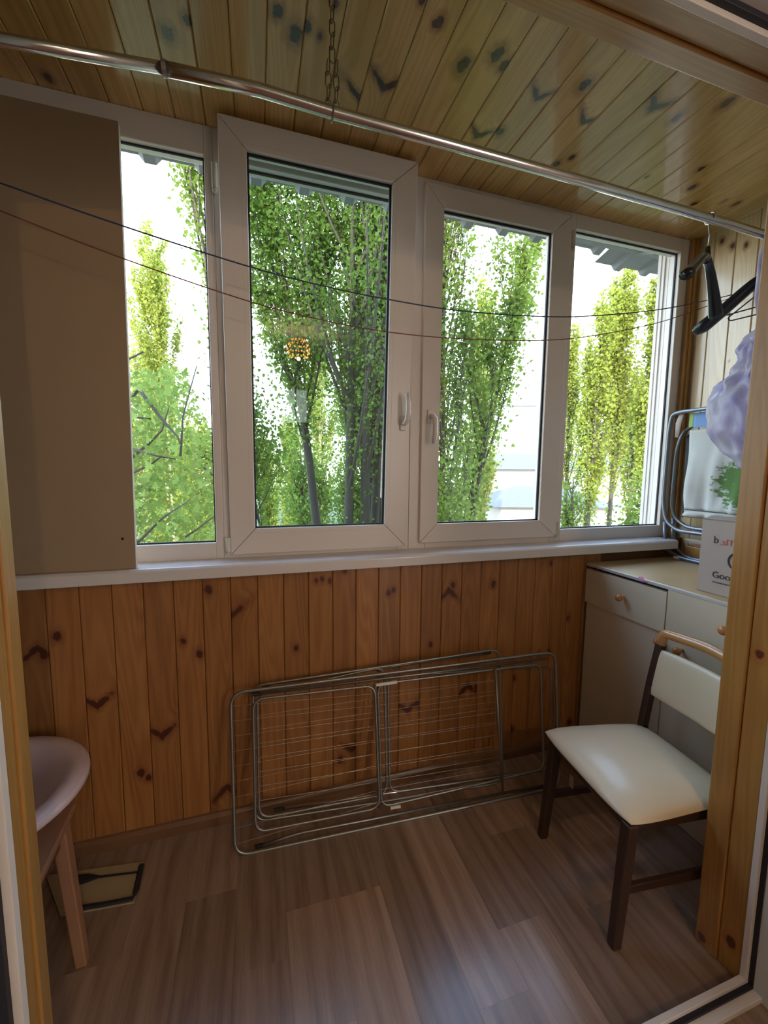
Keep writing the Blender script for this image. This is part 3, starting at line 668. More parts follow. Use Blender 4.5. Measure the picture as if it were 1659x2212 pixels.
def poplar(px, D, top_py, width, label, nleaf, leaf, mat, bark, lean=(0, 0), nbr=46, name='poplar_tree', trunk_r=.16, low=0.25, group=None, stems=1, spread=1.0, base=None, ztop=None, ragged=.12):
    p = at(px, D) if base is None else base; zt = hgt(px, top_py, D) if ztop is None else ztop
    root = empty(name, (p.x, p.y, GZ)); H = zt - GZ; o = Vector((p.x, p.y, GZ)); branches = []
    tm = MB()
    for sidx in range(stems):
        off = Vector((random.uniform(-1, 1), random.uniform(-1, 1), 0)) * (.25 * width * (stems > 1)); hs = H * (1 if sidx == 0 else random.uniform(.72, .97))
        path = [o + off * (.25 + .9 * t) + Vector((lean[0], lean[1], 0)) * t * t + Vector((math.sin(t * 5 + sidx) * .08, math.cos(t * 4) * .08, 0)) + Vector((0, 0, hs * t)) for t in [i / 9 for i in range(10)]]
        tm.tube(path, [trunk_r * (1 - .88 * i / 9) * (1 if sidx == 0 else .8) for i in range(10)], 8); branches.append((path, hs, 1.0))
    obj('trunk', tm, bark, root, smooth=True)
    bmb = MB(); segs = []
    for i in range(nbr):
        path, hs, _ = branches[i % stems]; t0 = low + (1 - low) * (i / nbr) ** .9 * .96
        q = lerp_path(path, t0); a = random.uniform(0, 6.283)
        prof = math.sin(min(1, (1 - (t0 - low) / (1 - low)) ** .75 * 1.0) * 1.57)   # wider below
        rad = width * .5 * (.35 + .65 * prof) * random.uniform(.6, 1.15) * spread
        Lh = max(.8, min(H * .26, (zt - q.z) * .75)) * random.uniform(.6, 1.0)
        e = q + Vector((math.cos(a) * rad, math.sin(a) * rad, Lh))
        mid = q + Vector((math.cos(a) * rad * .72, math.sin(a) * rad * .72, Lh * .42))
        pts = [q * (1 - t) ** 2 + mid * 2 * t * (1 - t) + e * t * t for t in (0, .25, .5, .75, 1)]
        r0 = max(.012, trunk_r * .34 * (1 - t0 * .7)); bmb.tube(pts, [r0 * (1 - .8 * j / 4) for j in range(5)], 5, cap=False); segs.append(pts)
        for j in range(2):
            s = lerp_path(pts, random.uniform(.25, .7)); a2 = a + random.uniform(-1.2, 1.2); L2 = Lh * random.uniform(.3, .5)
            e2 = s + Vector((math.cos(a2) * rad * .35, math.sin(a2) * rad * .35, L2)); pp = [s, (s + e2) / 2 + Vector((math.cos(a2), math.sin(a2), 0)) * .06, e2]
            bmb.tube(pp, [r0 * .4, r0 * .3, r0 * .12], 4, cap=False); segs.append(pp)
    obj('branches', bmb, bark, root, smooth=True)
    S = []; 
    for pts in segs:
        P_ = np.array([tuple(x) for x in pts]); S.append(P_)
    for path, hs, _ in branches:
        P_ = np.array([tuple(x) for x in path[int(9 * low):]]); S.append(P_); 
    lens = np.array([np.linalg.norm(np.diff(s, axis=0), axis=1).sum() for s in S]); cnt = (lens / lens.sum() * nleaf).astype(int) + 1
    allp = []
    for s, c in zip(S, cnt):
        t = RNG.random(c) ** .8 * (len(s) - 1); i = np.minimum(t.astype(int), len(s) - 2); f = (t - i)[:, None]
        # clumps
        t2 = np.round(t * 3.5) / 3.5; 
        q = s[i] * (1 - f) + s[i + 1] * f
        allp.append(q + RNG.normal(size=(c, 3)) * ragged * np.array([1, 1, 1.1]) * RNG.uniform(.3, 1.5, (c, 1)))
    fo = link('foliage', leaves_mesh('foliage', np.concatenate(allp), leaf, mat), root); fo['kind'] = 'stuff'
    fo.data.transform(Matrix.Translation(-root.location))
    tag(root, label, 'tree', group); return root
# far sunlit poplars
LF, LN, BK, BL = M['leaf_far'], M['leaf_near'], M['bark'], M['bark_light']
poplar(366, 27, 492, 3.0, 'tall narrow sunlit poplar seen through the left pane above the maple', 17000, .17, LF, BL, trunk_r=.16, low=.2, stems=2)
poplar(1032, 21, 600, 1.5, 'narrow yellow sunlit poplar behind the near trees in the right-hand sash', 10000, .15, LF, BL, low=.2)
poplar(690, 23, 575, 1.6, 'sunlit poplar seen between the grey trunks in the tilted sash', 10000, .15, LF, BL, low=.2)
poplar(1320, 23, 582, 1.5, 'tallest sunlit poplar in the right pane', 11000, .15, LF, BK, stems=1, low=.40, trunk_r=.15, nbr=50, ragged=.13)
poplar(1268, 22, 640, 1.6, 'sunlit poplar left of the tallest one in the right pane', 10000, .15, LF, BK, stems=2, low=.40, trunk_r=.13, nbr=44, ragged=.13)
poplar(1398, 22, 585, 1.3, 'slim sunlit poplar beside the window frame at the right', 8000, .15, LF, BK, stems=1, low=.42, ragged=.12, trunk_r=.14)
poplar(1222, 26, 700, 1.3, 'shorter sunlit poplar at the left edge of the right pane', 5000, .16, LF, BK, stems=1, low=.42)
poplar(1362, 27, 800, 1.5, 'low thin poplar between the two tall poplars in the right pane', 5500, .16, LF, BK, low=.42)
poplar(572, 34, 940, 2.4, 'distant yellow poplar low in the left of the tilted sash', 8000, .2, LF, BL, low=.1)
poplar(628, 30, 900, 2.2, 'distant green poplar in front of the yellow one in the tilted sash', 8000, .2, LF, BK, low=.1)
poplar(320, 38, 760, 5.0, 'broad sunlit tree behind the maple at the left', 14000, .26, LF, BL, low=.05, spread=1.2, ragged=.5)
poplar(425, 34, 925, 6.0, 'rounded lower tree behind the maple near the left mullion', 14000, .24, LF, BL, low=.05, ragged=.5)
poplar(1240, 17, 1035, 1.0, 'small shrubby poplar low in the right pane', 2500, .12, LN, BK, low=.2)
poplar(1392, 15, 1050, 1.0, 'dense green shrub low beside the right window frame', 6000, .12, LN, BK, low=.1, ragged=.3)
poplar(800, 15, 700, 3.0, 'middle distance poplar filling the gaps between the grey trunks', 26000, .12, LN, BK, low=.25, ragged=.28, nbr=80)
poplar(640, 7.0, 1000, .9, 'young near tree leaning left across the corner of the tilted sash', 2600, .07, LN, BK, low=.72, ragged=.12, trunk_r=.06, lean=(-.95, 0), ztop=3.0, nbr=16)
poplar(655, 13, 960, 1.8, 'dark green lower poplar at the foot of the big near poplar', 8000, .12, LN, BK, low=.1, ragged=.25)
# near poplars in the shade of the house
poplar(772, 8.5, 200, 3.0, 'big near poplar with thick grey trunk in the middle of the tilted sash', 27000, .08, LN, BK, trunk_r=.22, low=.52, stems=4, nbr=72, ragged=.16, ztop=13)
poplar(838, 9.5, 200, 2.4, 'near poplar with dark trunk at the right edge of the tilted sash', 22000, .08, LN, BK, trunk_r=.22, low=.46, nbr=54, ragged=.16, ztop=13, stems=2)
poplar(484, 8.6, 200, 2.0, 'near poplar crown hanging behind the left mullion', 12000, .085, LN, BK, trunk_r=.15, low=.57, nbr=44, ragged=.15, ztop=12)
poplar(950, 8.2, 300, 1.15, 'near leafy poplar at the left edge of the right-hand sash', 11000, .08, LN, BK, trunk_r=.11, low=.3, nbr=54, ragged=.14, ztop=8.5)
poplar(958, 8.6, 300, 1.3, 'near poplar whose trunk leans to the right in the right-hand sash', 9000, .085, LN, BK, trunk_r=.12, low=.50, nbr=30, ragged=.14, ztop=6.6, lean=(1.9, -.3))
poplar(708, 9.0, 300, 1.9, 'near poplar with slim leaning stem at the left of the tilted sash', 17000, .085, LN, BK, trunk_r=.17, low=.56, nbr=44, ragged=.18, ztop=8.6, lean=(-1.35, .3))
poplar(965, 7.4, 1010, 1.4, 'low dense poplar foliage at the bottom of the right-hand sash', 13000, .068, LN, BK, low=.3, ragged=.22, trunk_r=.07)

# near maple with real leaves
def maple():
    base = Vector((-3.2, 6.6, 0)); root = empty('maple_tree', (base.x, base.y, GZ))
    tr = [Vector((base.x, base.y, GZ)), Vector((-3.1, 6.5, -3)), Vector((-3.0, 6.4, 0.2)), oy(262, 850, 6.0)]
    obj('trunk', MB().tube(tr, [.16, .13, .09, .03], 8), M['bark'], root, smooth=True)
    paths = [[(300, 840, 5.4), (345, 900, 5.2), (385, 945, 5.0), (392, 972, 4.9)], [(280, 968, 5.0), (340, 985, 4.8), (380, 992, 4.7)],
             [(280, 1025, 4.9), (330, 1000, 4.8), (350, 985, 4.7)], [(400, 1160, 4.6), (430, 1140, 4.6), (468, 1112, 4.6)], [(440, 1010, 4.8), (470, 1035, 4.8)],
             [(300, 1170, 4.4), (350, 1120, 4.5), (410, 1080, 4.7)], [(320, 960, 5.2), (350, 930, 5.2), (365, 880, 5.2)], [(390, 985, 4.8), (395, 900, 5.0), (425, 790, 5.2)],
             [(270, 780, 5.6), (310, 760, 5.6)], [(270, 900, 5.5), (330, 905, 5.4)]]
    mb = MB(); W = []
    for p in paths:
        q = [oy(a, b, c) for a, b, c in p]; mb.tube(q, [.014 - .004 * i for i in range(len(q))] if len(q) < 4 else [.020, .016, .011, .006], 6); W.append(q)
    for q in W[:3] + W[5:7]: mb.tube([tr[2], (tr[2] + q[0]) / 2 + Vector((0, 0, .1)), q[0]], [.05, .03, .016], 6)
    obj('branches', mb, M['bark'], root, smooth=True)
    # palmate leaf
    star = []
    for i, (a, r) in enumerate([(-90, .10), (-55, .42), (-35, .30), (-5, .75), (15, .38), (38, .62), (50, .40), (72, .62), (90, 1.0)]): star.append((a, r))
    pts = [(math.cos(R_(a)) * r, math.sin(R_(a)) * r) for a, r in star]; full = pts + [(-x, y) for x, y in pts[-2:0:-1]]
    n = len(full); vs = [(0, .1, .0)] + [(x, y, -.16 * (x * x + y * y)) for x, y in full]; fs = [(0, i + 1, (i + 1) % n + 1) for i in range(n)]
    me = bpy.data.meshes.new('leaf'); me.from_pydata(vs, [], fs); me.materials.append(M['leaf_maple'])
    for i in range(240):
        px = random.uniform(262, 478); py = random.uniform(790, 1195)
        if py < 1000 and random.random() < .55: continue
        if px > 400 and py < 960: continue
        p = oy(px, py, random.uniform(4.2, 5.6)); s = random.uniform(.055, .095)
        o = link('leaf', me, root, p - root.location, (R_(random.uniform(40, 120)), R_(random.uniform(-50, 50)), R_(random.uniform(-60, 60)) + random.choice((0, 3.14)))); o.scale = (s, s, s)
    A = []
    for i in range(30000):
        px = random.uniform(-330, 480); py = 640 + 640 * random.random() ** .8
        lim = 800 + max(0, px - 395) * 2.2 - max(0, 250 - px) * .25 + max(0, -60 - px) * 1.1
        if py < lim: continue
        A.append(tuple(oy(px, py, random.uniform(5.2, 7.6))))
    A = np.array(A); fo = link('foliage', leaves_mesh('foliage', A, .065, M['leaf_maple']), root); fo['kind'] = 'stuff'; fo.data.transform(Matrix.Translation(-root.location))
    tag(root, 'near maple with big pointed leaves filling the lower left pane', 'tree')
maple()

exec_rest = True
# ------------------------------------------------------------------ board standing on the sill
bd = MB().box(-0.001, 0.016, 0, 0, 0, 0)
tl = oy(252, 262, 1.775); br_ = oy(297, 1228, 1.700)
x_r = (tl.x + br_.x) / 2
bo = obj('leaning_board', MB().hexa([(XL + .004, 1.700, 1.126), (x_r, 1.700, 1.126), (x_r, 1.716, 1.126), (XL + .004, 1.716, 1.126)],
                                    [(XL + .004, 1.770, 2.70), (x_r, 1.770, 2.70), (x_r, 1.786, 2.70), (XL + .004, 1.786, 2.70)]), M['board'], bevel=.001)
tag(bo, 'large brown laminate board standing on the sill against the left window', 'board')
def on_board(px, py):
    n = Vector((0, -(2.70 - 1.126), .07)).normalized(); return opl(px, py, Vector((0, 1.70, 1.126)), n)
hp = on_board(265, 1164)
o = obj('screw_hole', MB().tube([hp, hp + Vector((0, -.002, 0))], .0045, 10), M['cap'])
o.parent = bo
obj('edge_band', MB().hexa([(x_r, 1.699, 1.126), (x_r + .0015, 1.699, 1.126), (x_r + .0015, 1.717, 1.126), (x_r, 1.717, 1.126)],
                           [(x_r, 1.769, 2.70), (x_r + .0015, 1.769, 2.70), (x_r + .0015, 1.787, 2.70), (x_r, 1.787, 2.70)]), M['board_edge']).parent = bo

# ------------------------------------------------------------------ clothes rod hung on a chain
YR = 1.17
rp = [oy(*p, YR) for p in ((0, 85), (354, 148), (560, 194), (718, 243), (900, 292), (1240, 386), (1586, 487), (1640, 504))]
d0 = (rp[0] - rp[1]).normalized(); d1 = (rp[-1] - rp[-2]).normalized()
left_end = rp[0] + d0 * ((XL + .003 - rp[0].x) / d0.x); right_end = rp[-1] + d1 * ((XR - .003 - rp[-1].x) / d1.x)
rod = empty('clothes_rod', (left_end.x, YR, left_end.z))
obj('rod_tube', MB().tube([left_end] + rp[:2], .0125, 16), M['steel'], rod, smooth=True)
obj('rod_tube', MB().tube(rp[1:] + [right_end], .0148, 16), M['steel'], rod, smooth=True)
jd = (rp[2] - rp[1]).normalized()
obj('joint_sleeve', MB().tube([rp[1] - jd * .004, rp[1] + jd * .006], .0165, 16), M['rod_tape'], rod, smooth=False)
tag(rod, 'long steel clothes rod hung across the balcony below the ceiling', 'rod')
ch = empty('hanging_chain', (rp[3].x, YR, ZC))
zt, zb = ZC, rp[3].z - .018; cx = rp[3].x
nl = 0; z = zt
lk = MB().tube(arc((0, 0, .012), .0075, 0, 180, (1, 0, 0), (0, 0, 1), 6) + arc((0, 0, -.012), .0075, 180, 360, (1, 0, 0), (0, 0, 1), 6), .0016, 5, closed=True).mesh('chain_link', M['chain'], True)
while z > zb + .02:
    for s in ((-1, 1) if z < zb + .16 else (0,)):
        o = link('chain_link', lk, ch, (s * .0105, 0, z - .02 - ZC), (0, 0, R_(90) * (nl % 2) + .3))
    z -= .031; nl += 1
obj('chain_loop', MB().tube(arc((cx, YR, rp[3].z), .0205, 150, 390, (0, 1, 0), (0, 0, 1), 12), .0018, 5), M['chain'], ch, smooth=True)
obj('ceiling_hook', MB().tube([(cx, YR, ZC), (cx, YR, ZC - .018)], .003, 6), M['steel'], ch)
tag(ch, 'thin old chain holding the clothes rod to the ceiling', 'chain')

# ------------------------------------------------------------------ clotheslines
def cline(pts, mat, r, label, endr):
    P_ = [oy(a, b, 1.57) for a, b in pts]
    d = (P_[0] - P_[1]).normalized(); a = P_[0] + d * ((XL - P_[0].x) / d.x); a.z += .01
    P_ = [a] + P_; d = (P_[-1] - P_[-2]).normalized(); P_.append(P_[-1] + d * ((XR - P_[-1].x) / d.x))
    # smooth by Catmull-Rom
    Q = [P_[0]] + P_ + [P_[-1]]; outp = []
    for i in range(1, len(Q) - 2):
        for k in range(5):
            t = k / 5; p0, p1, p2, p3 = Q[i - 1], Q[i], Q[i + 1], Q[i + 2]
            outp.append(.5 * ((2 * p1) + (p2 - p0) * t + (2 * p0 - 5 * p1 + 4 * p2 - p3) * t * t + (3 * p1 - p0 - 3 * p2 + p3) * t ** 3))
    outp.append(P_[-1])
    o = obj('clothesline', MB().tube(outp, r, 6), mat, smooth=True); tag(o, label, 'clothesline'); return outp
l1 = cline([(0, 395), (262, 487), (535, 575), (700, 618), (845, 648), (1000, 672), (1180, 684), (1300, 681), (1429, 668), (1536, 647), (1580, 637)], M['cord_blue'], .0024, 'dark blue clothesline sagging across the windows, the upper of two', 0)
l2 = cline([(0, 455), (265, 558), (535, 650), (700, 692), (845, 718), (1000, 732), (1180, 735), (1300, 722), (1429, 695), (1534, 659)], M['cord_red'], .0020, 'dark red clothesline sagging across the windows, the lower of two', 0)

# ------------------------------------------------------------------ hangers
def hook_pts(top, down, r=.02):
    c = top + Vector((0, 0, -r + .0025)); return c
def wire_hook(cx_, cy_, ztop, zneck, u, mat, parent, rad=.0185, wr=.0022):
    """hook whose inside rests on the rod (rod axis along X): a loop in the vertical plane of direction u"""
    c = Vector((cx_, cy_, ztop)); a = arc(c, rad, 200, -80, u, (0, 0, 1), 14)
    pts = a + [c + Vector((0, 0, -rad - .012)) + u * .002, Vector((cx_, cy_, (zneck + ztop - rad) / 2)) + u * -.004, Vector((cx_, cy_, zneck))]
    return obj('hook', MB().tube(pts, wr, 8), mat, parent, smooth=True)
hp_ = ox(1534, 479, 1.613)
hx = (lambda t: t)(1.60)
# rod centre height at this x
def rod_z(x):
    Q = [left_end] + rp + [right_end]
    for a, b in zip(Q, Q[1:]):
        if a.x <= x <= b.x: return a.z + (b.z - a.z) * (x - a.x) / (b.x - a.x)
    return rp[-1].z
u1 = Vector((math.cos(R_(205)), math.sin(R_(205)), 0))
hx = oy(1534, 473, YR).x; hz = rod_z(hx)
h1 = empty('clothes_hanger', (hx, YR, hz - .14))
wire_hook(hx, YR, hz, hz - .105, Vector((0, 1, 0)), M['steel'], h1)
C1 = Vector((hx, YR, hz - .125))
obj('neck', MB().tube([(hx, YR, hz - .098), (hx, YR, hz - .15)], [.008, .014], 12), M['hanger'], h1, smooth=True)
def arm(Pts, rs, fl, parent, mat, name='arm'):
    Q = [Pts[0]] + Pts + [Pts[-1]]; outp = []; rr = []
    for i in range(1, len(Q) - 2):
        for k in range(4):
            t = k / 4; p0, p1, p2, p3 = Q[i - 1], Q[i], Q[i + 1], Q[i + 2]
            outp.append(.5 * ((2 * p1) + (p2 - p0) * t + (2 * p0 - 5 * p1 + 4 * p2 - p3) * t * t + (3 * p1 - p0 - 3 * p2 + p3) * t ** 3)); rr.append(rs[i - 1] * (1 - t) + rs[i] * t)
    outp.append(Pts[-1]); rr.append(rs[-1])
    return obj(name, MB().tube(outp, rr, 10, flat=fl), mat, parent, smooth=True)
hn = Vector((u1.y, -u1.x, 0))
def ph(px, py): return opl(px, py, C1, hn)
la = ph(1473, 596)
La = C1 + u1 * .250 + Vector((0, 0, -.145)); Lb = C1 - u1 * .235 + Vector((0, 0, -.155))
arm([C1 + Vector((0, 0, -.015)), C1 + u1 * .06 + Vector((0, 0, -.025)), C1 + u1 * .15 + Vector((0, 0, -.082)), La], [.015, .016, .019, .022], .8, h1, M['hanger'])
arm([C1 + Vector((0, 0, -.015)), C1 - u1 * .06 + Vector((0, 0, -.03)), C1 - u1 * .15 + Vector((0, 0, -.085)), Lb], [.015, .015, .019, .026], .85, h1, M['hanger'])
tag(h1, 'black plastic clothes hanger turned sideways, alone on the rod near the window frame', 'hanger')
def suit(x, ang, drop, lens, mat, rr, label, hk):
    z = rod_z(x); root = empty('clothes_hanger', (x, YR, z - .13)); u = Vector((math.cos(R_(ang)), math.sin(R_(ang)), 0))
    wire_hook(x, YR, z, z - .085, Vector((0, 1, 0)), M['steel'], root)
    c = Vector((x, YR, z - .10))
    obj('neck', MB().tube([(x, YR, z - .08), (x, YR, z - .125)], [.008, .016], 12), mat, root, smooth=True)
    for s in (1, -1):
        arm([c, c + u * s * .08 + Vector((0, 0, -.03)), c + u * s * .17 + Vector((0, 0, -.095)), c + u * s * .250 + Vector((0, 0, -.15)), c + u * s * .285 + Vector((0, 0, -.166))], [rr * .8, rr, rr * 1.1, rr * 1.25, rr * .6], .75, root, mat)
    if hk: obj('trouser_bar', MB().tube([c + u * .2 + Vector((0, 0, -.14)), c - u * .2 + Vector((0, 0, -.14))], .005, 8), mat, root, smooth=True)
    tag(root, label, 'hanger'); return root
xs_ = oy(1690, 545, YR).x
suit(xs_, 102, 0, 0, M['hanger'], .029, 'thick black suit hanger partly hidden by the wooden door jamb', False)
def wireh(x, ang, dz, label):
    z = rod_z(x); root = empty('wire_hanger', (x, YR, z - .13)); u = Vector((math.cos(R_(ang)), math.sin(R_(ang)), 0))
    wire_hook(x, YR, z, z - .07, Vector((0, 1, 0)), M['wire_hanger'], root, wr=.0016)
    c = Vector((x, YR, z - .07))
    pts = round_poly([c, c + u * .21 + Vector((0, 0, -.125 - dz)), c + u * .20 + Vector((0, 0, -.14 - dz)), c - u * .20 + Vector((0, 0, -.14 - dz)), c - u * .21 + Vector((0, 0, -.125 - dz))], .02, 4)
    obj('wire_triangle', MB().tube(pts, .0028, 6, closed=True), M['wire_hanger'], root, smooth=True)
    tag(root, label, 'hanger')
wireh(xs_ + .045, 100, .00, 'thin violet wire hanger just behind the thick black hanger')
wireh(xs_ + .085, 104, .02, 'thin violet wire hanger farthest right behind the door jamb')

# ------------------------------------------------------------------ plastic bag hanging from the rod
def bag():
    cx_, cy_ = 1.99, 1.175; root = empty('plastic_bag', (cx_, cy_, 1.50))
    m = bpy.data.materials.new('lilac plastic film'); m.use_nodes = True; n, l = m.node_tree.nodes, m.node_tree.links; b = n['Principled BSDF']
    tcn = n.new('ShaderNodeTexCoord'); f = noise(n, l, tcn.outputs['Object'], 9, 5)
    cc = mixc(n, l, smooth(n, l, f, .38, .68), (0.80, 0.77, 0.92), (0.50, 0.42, 0.80)); cc = mixc(n, l, smooth(n, l, noise(n, l, tcn.outputs['Object'], 4, 2), .62, .68), cc, (0.55, 0.25, 0.33))
    l.new(cc, b.inputs['Base Color']); b.inputs['Roughness'].default_value = .25; b.inputs['Transmission Weight'].default_value = 0.0; b.inputs['Subsurface Weight'].default_value = 0.0
    t = n.new('ShaderNodeBsdfTranslucent'); l.new(cc, t.inputs[0]); mi = n.new('ShaderNodeMixShader'); mi.inputs[0].default_value = .3
    o_ = n['Material Output']; l.new(b.outputs[0], mi.inputs[1]); l.new(t.outputs[0], mi.inputs[2]); l.new(mi.outputs[0], o_.inputs[0])
    n_ = 96; rows = 90; vs = []
    zt_, zb_ = 2.0, 1.50
    prof = [(0, .03), (.06, .08), (.15, .135), (.30, .18), (.48, .185), (.60, .15), (.70, .105), (.76, .085), (.84, .095), (.92, .07), (1, .03)]
    def rad(t):
        for (a, ra), (b_, rb_) in zip(prof, prof[1:]):
            if a <= t <= b_: k = (t - a) / (b_ - a); k = k * k * (3 - 2 * k); return ra + (rb_ - ra) * k
        return prof[-1][1]
    for j in range(rows + 1):
        t = j / rows; z = zb_ + (2.10 - zb_) * t
        for i in range(n_):
            a = 2 * math.pi * i / n_
            fold = .55 * math.sin(a * 7 + 5 * math.sin(t * 6 + a)) + .35 * math.sin(a * 13 - t * 14 + 2 * math.sin(a * 2)) + .3 * math.sin(a * 23 + t * 21)
            amp = .009 + .014 * math.exp(-((t - .72) / .14) ** 2) + .006 * t
            r = rad(t) + amp * fold + .02 * math.sin(2 * a + 1 + t * 3) * (1 - t)
            vs.append((cx_ + r * math.cos(a) * .95, cy_ + r * math.sin(a) * 1.02 - .0, z + .01 * math.sin(3 * a + 1) * (1 - t)))
    fs = [(j * n_ + i, j * n_ + (i + 1) % n_, (j + 1) * n_ + (i + 1) % n_, (j + 1) * n_ + i) for j in range(rows) for i in range(n_)] + [tuple(range(n_))[::-1]]
    obj('bag_body', MB().add(vs, fs), m, root, smooth=True)
    rz = rod_z(cx_)
    for s in (-1, 1):
        hxo = -.06; P_ = [(cx_ + s * .02, cy_ - .02, 2.08), (cx_ + hxo * .7 + s * .03, cy_ - .024, 2.2), (cx_ + hxo + s * .012, cy_ - .022, rz - .02), (cx_ + hxo, YR - .018, rz), (cx_ + hxo - s * .0, YR, rz + .0175), (cx_ + hxo + s * .004, YR + .018, rz), (cx_ + hxo + s * .012, cy_ + .024, rz - .03), (cx_ + hxo * .7 + s * .03, cy_ + .02, 2.2), (cx_ + s * .02, cy_ + .02, 2.08)]
        obj('bag_handle', MB().tube(P_, [.016, .012, .006, .004, .004, .004, .006, .012, .016], 8, flat=.35), m, root, smooth=True)
    tag(root, 'crumpled lilac plastic bag hanging beside the folding loungers', 'bag')
bag()

# ------------------------------------------------------------------ cupboard along the right wall
cb = empty('drawer_cupboard', (XC, YW - .01, 0))
Y0c, Y1c = 0.835, 1.715
obj('carcass', MB().box(XC + .02, XR - .005, Y0c, Y1c - .02, 0.002, .990), M['cup'], cb)
top = MB().box(XC - .002, XR - .004, Y0c, Y1c + .01, 1.006, ZT)
obj('top_panel', top, M['cup_top'], cb, bevel=.002)
obj('top_edge', MB().box(XC - .010, XC - .001, Y0c, Y1c, 1.0045, ZT - .001), M['cup_edge'], cb, bevel=.002)
Ys = 1.267
dr1 = obj('drawer', MB().box(XC - .012, XC + .019, Ys + .001, Y1c, .812, .991), M['cup'], cb, bevel=.001)
dr2 = obj('drawer', MB().box(XC - .008, XC + .019, Y0c, Ys - .001, .828, 1.004), M['cup'], cb, bevel=.001)
obj('gap_shadow_strip', MB().box(XC + .016, XR - .01, Y0c, Y1c - .01, .9905, 1.0055), M['dark_gap'], cb)
d1 = obj('cupboard_door', MB().box(XC + .002, XC + .019, Ys + .002, Y1c, .06, .822), M['cup'], cb, bevel=.001)
d2 = obj('cupboard_door', MB().box(XC + .002, XC + .019, Y0c, Ys - .002, .06, .822), M['cup'], cb, bevel=.001)
obj('plinth', MB().box(XC + .05, XC + .07, Y0c, Y1c, 0.001, .06), M['skirt'], cb)
def knob(par, x, y, z):
    prof = [(.0070, 0), (.0070, .014), (.009, .018), (.0155, .025), (.0180, .032), (.0155, .040), (.008, .045), (.001, .046)]
    me = MB().lathe(prof, n=16).mesh('knob', M['knob'], True); o = link('knob', me, par)
    wp = Matrix.Translation(Vector((x, y, z))) @ Matrix.Rotation(R_(-90), 4, 'Y')
    o.matrix_parent_inverse = par.matrix_world.inverted() if par.get('_w') else Matrix.Translation(-par.parent.matrix_world.translation); o.matrix_basis = wp
k1 = ox(1348, 1290, XC - .012); knob(dr1, XC - .012, k1.y, k1.z)
k2 = ox(1575, 1360, XC - .008); knob(dr2, XC - .008, k2.y, k2.z)
k3 = ox(1432, 1385, XC + .002); knob(d1, XC + .002, k3.y, k3.z)
k4 = ox(1474, 1405, XC + .002); knob(d2, XC + .002, k4.y, k4.z)
tag(cb, 'pale birch cupboard with drawers and honey coloured top along the right wall', 'cupboard')
rg = ox(1388, 1251, XC - .014)
o = obj('pink_rag', MB().tube([rg + Vector((.026, .025, .0)), rg + Vector((0, .012, .004)), rg + Vector((-.004, -.004, -.004)), rg + Vector((0, -.02, -.006)), rg + Vector((.022, -.03, -.008))], [.004, .009, .008, .005, .002], 7, flat=.6), M['pink'], smooth=True)
tag(o, 'small pink rag caught in the gap above the drawer', 'rag')

# ------------------------------------------------------------------ carton on the cupboard
bx0 = 1.742; bt = 1.235
bc = oz(1507, 1272, ZT); by1 = 1.195
zt_ = oy(1512, 1122, by1).z
cx0, cx1, cy0, cy1 = XC + .055, XC + .38, by1 - .34, by1
root = empty('cardboard_carton', ((cx0 + cx1) / 2, (cy0 + cy1) / 2, ZT))
ztop = ox(1512, 1120, cx0).z
obj('carton_body', MB().box(cx0, cx1, cy0, cy1, ZT + .0005, ztop), M['carton'], root, bevel=.003)
obj('flap', MB().hexa([(cx0 - .001, cy0, ztop), (cx0 + .15, cy0, ztop), (cx0 + .15, cy1, ztop), (cx0 - .001, cy1, ztop)], [(cx0 - .003, cy0, ztop + .004), (cx0 + .15, cy0, ztop + .014), (cx0 + .15, cy1, ztop + .006), (cx0 - .003, cy1, ztop + .004)]), M['carton'], root)
tp = obj('tape_strip', MB().box(cx0 - .0012, cx0, cy1 - .205, cy1 - .155, ZT + .004, ztop - .002).box(cx0 - .002, cx0 + .06, cy1 - .22, cy1 - .12, ztop + .004, ztop + .010), M['tape'], root)
def text(body, y, z, size, mat, parent, x=None, ang=0, name='lettering', ext=.0004):
    c = bpy.data.curves.new(name, 'FONT'); c.body = body; c.size = size; c.extrude = ext; c.align_x = 'LEFT'
    o = bpy.data.objects.new(name, c); COL.objects.link(o); c.materials.append(mat)
    mw = Matrix(((0, 0, -1, (cx0 if x is None else x) - .0018), (-1, 0, 0, y), (0, 1, 0, z), (0, 0, 0, 1)))
    # as mesh
    dg = bpy.context.evaluated_depsgraph_get(); me = bpy.data.meshes.new_from_object(o.evaluated_get(dg)); bpy.data.objects.remove(o); 
    o = link(name, me, parent); me.transform(parent.matrix_world.inverted() @ mw); return o
pb = ox(1541, 1172, cx0); text('b', pb.y, pb.z, .040, M['ink'], root)
pb = ox(1555, 1176, cx0); text('.sITo', pb.y, pb.z, .034, M['red_ink'], root)
pb = ox(1538, 1246, cx0); text('Good', pb.y, pb.z, .036, M['ink'], root)
pb = ox(1538, 1257, cx0); text('GOODAN FOR THE', pb.y, pb.z, .0085, M['ink'], root)
pc = ox(1590, 1214, cx0)
obj('round_emblem', MB().tube([Vector((cx0 - .001, pc.y, pc.z)) + Vector((0, math.cos(a) * .026, math.sin(a) * .030)) for a in [i * math.pi / 12 for i in range(24)]], .0035, 5, closed=True)
    .tube([Vector((cx0 - .0002, pc.y - .004, pc.z)), Vector((cx0 - .002, pc.y - .004, pc.z))], .015, 16), M['ink'], root)
tag(root, 'worn grey brown cardboard carton with lettering on the cupboard top', 'box')

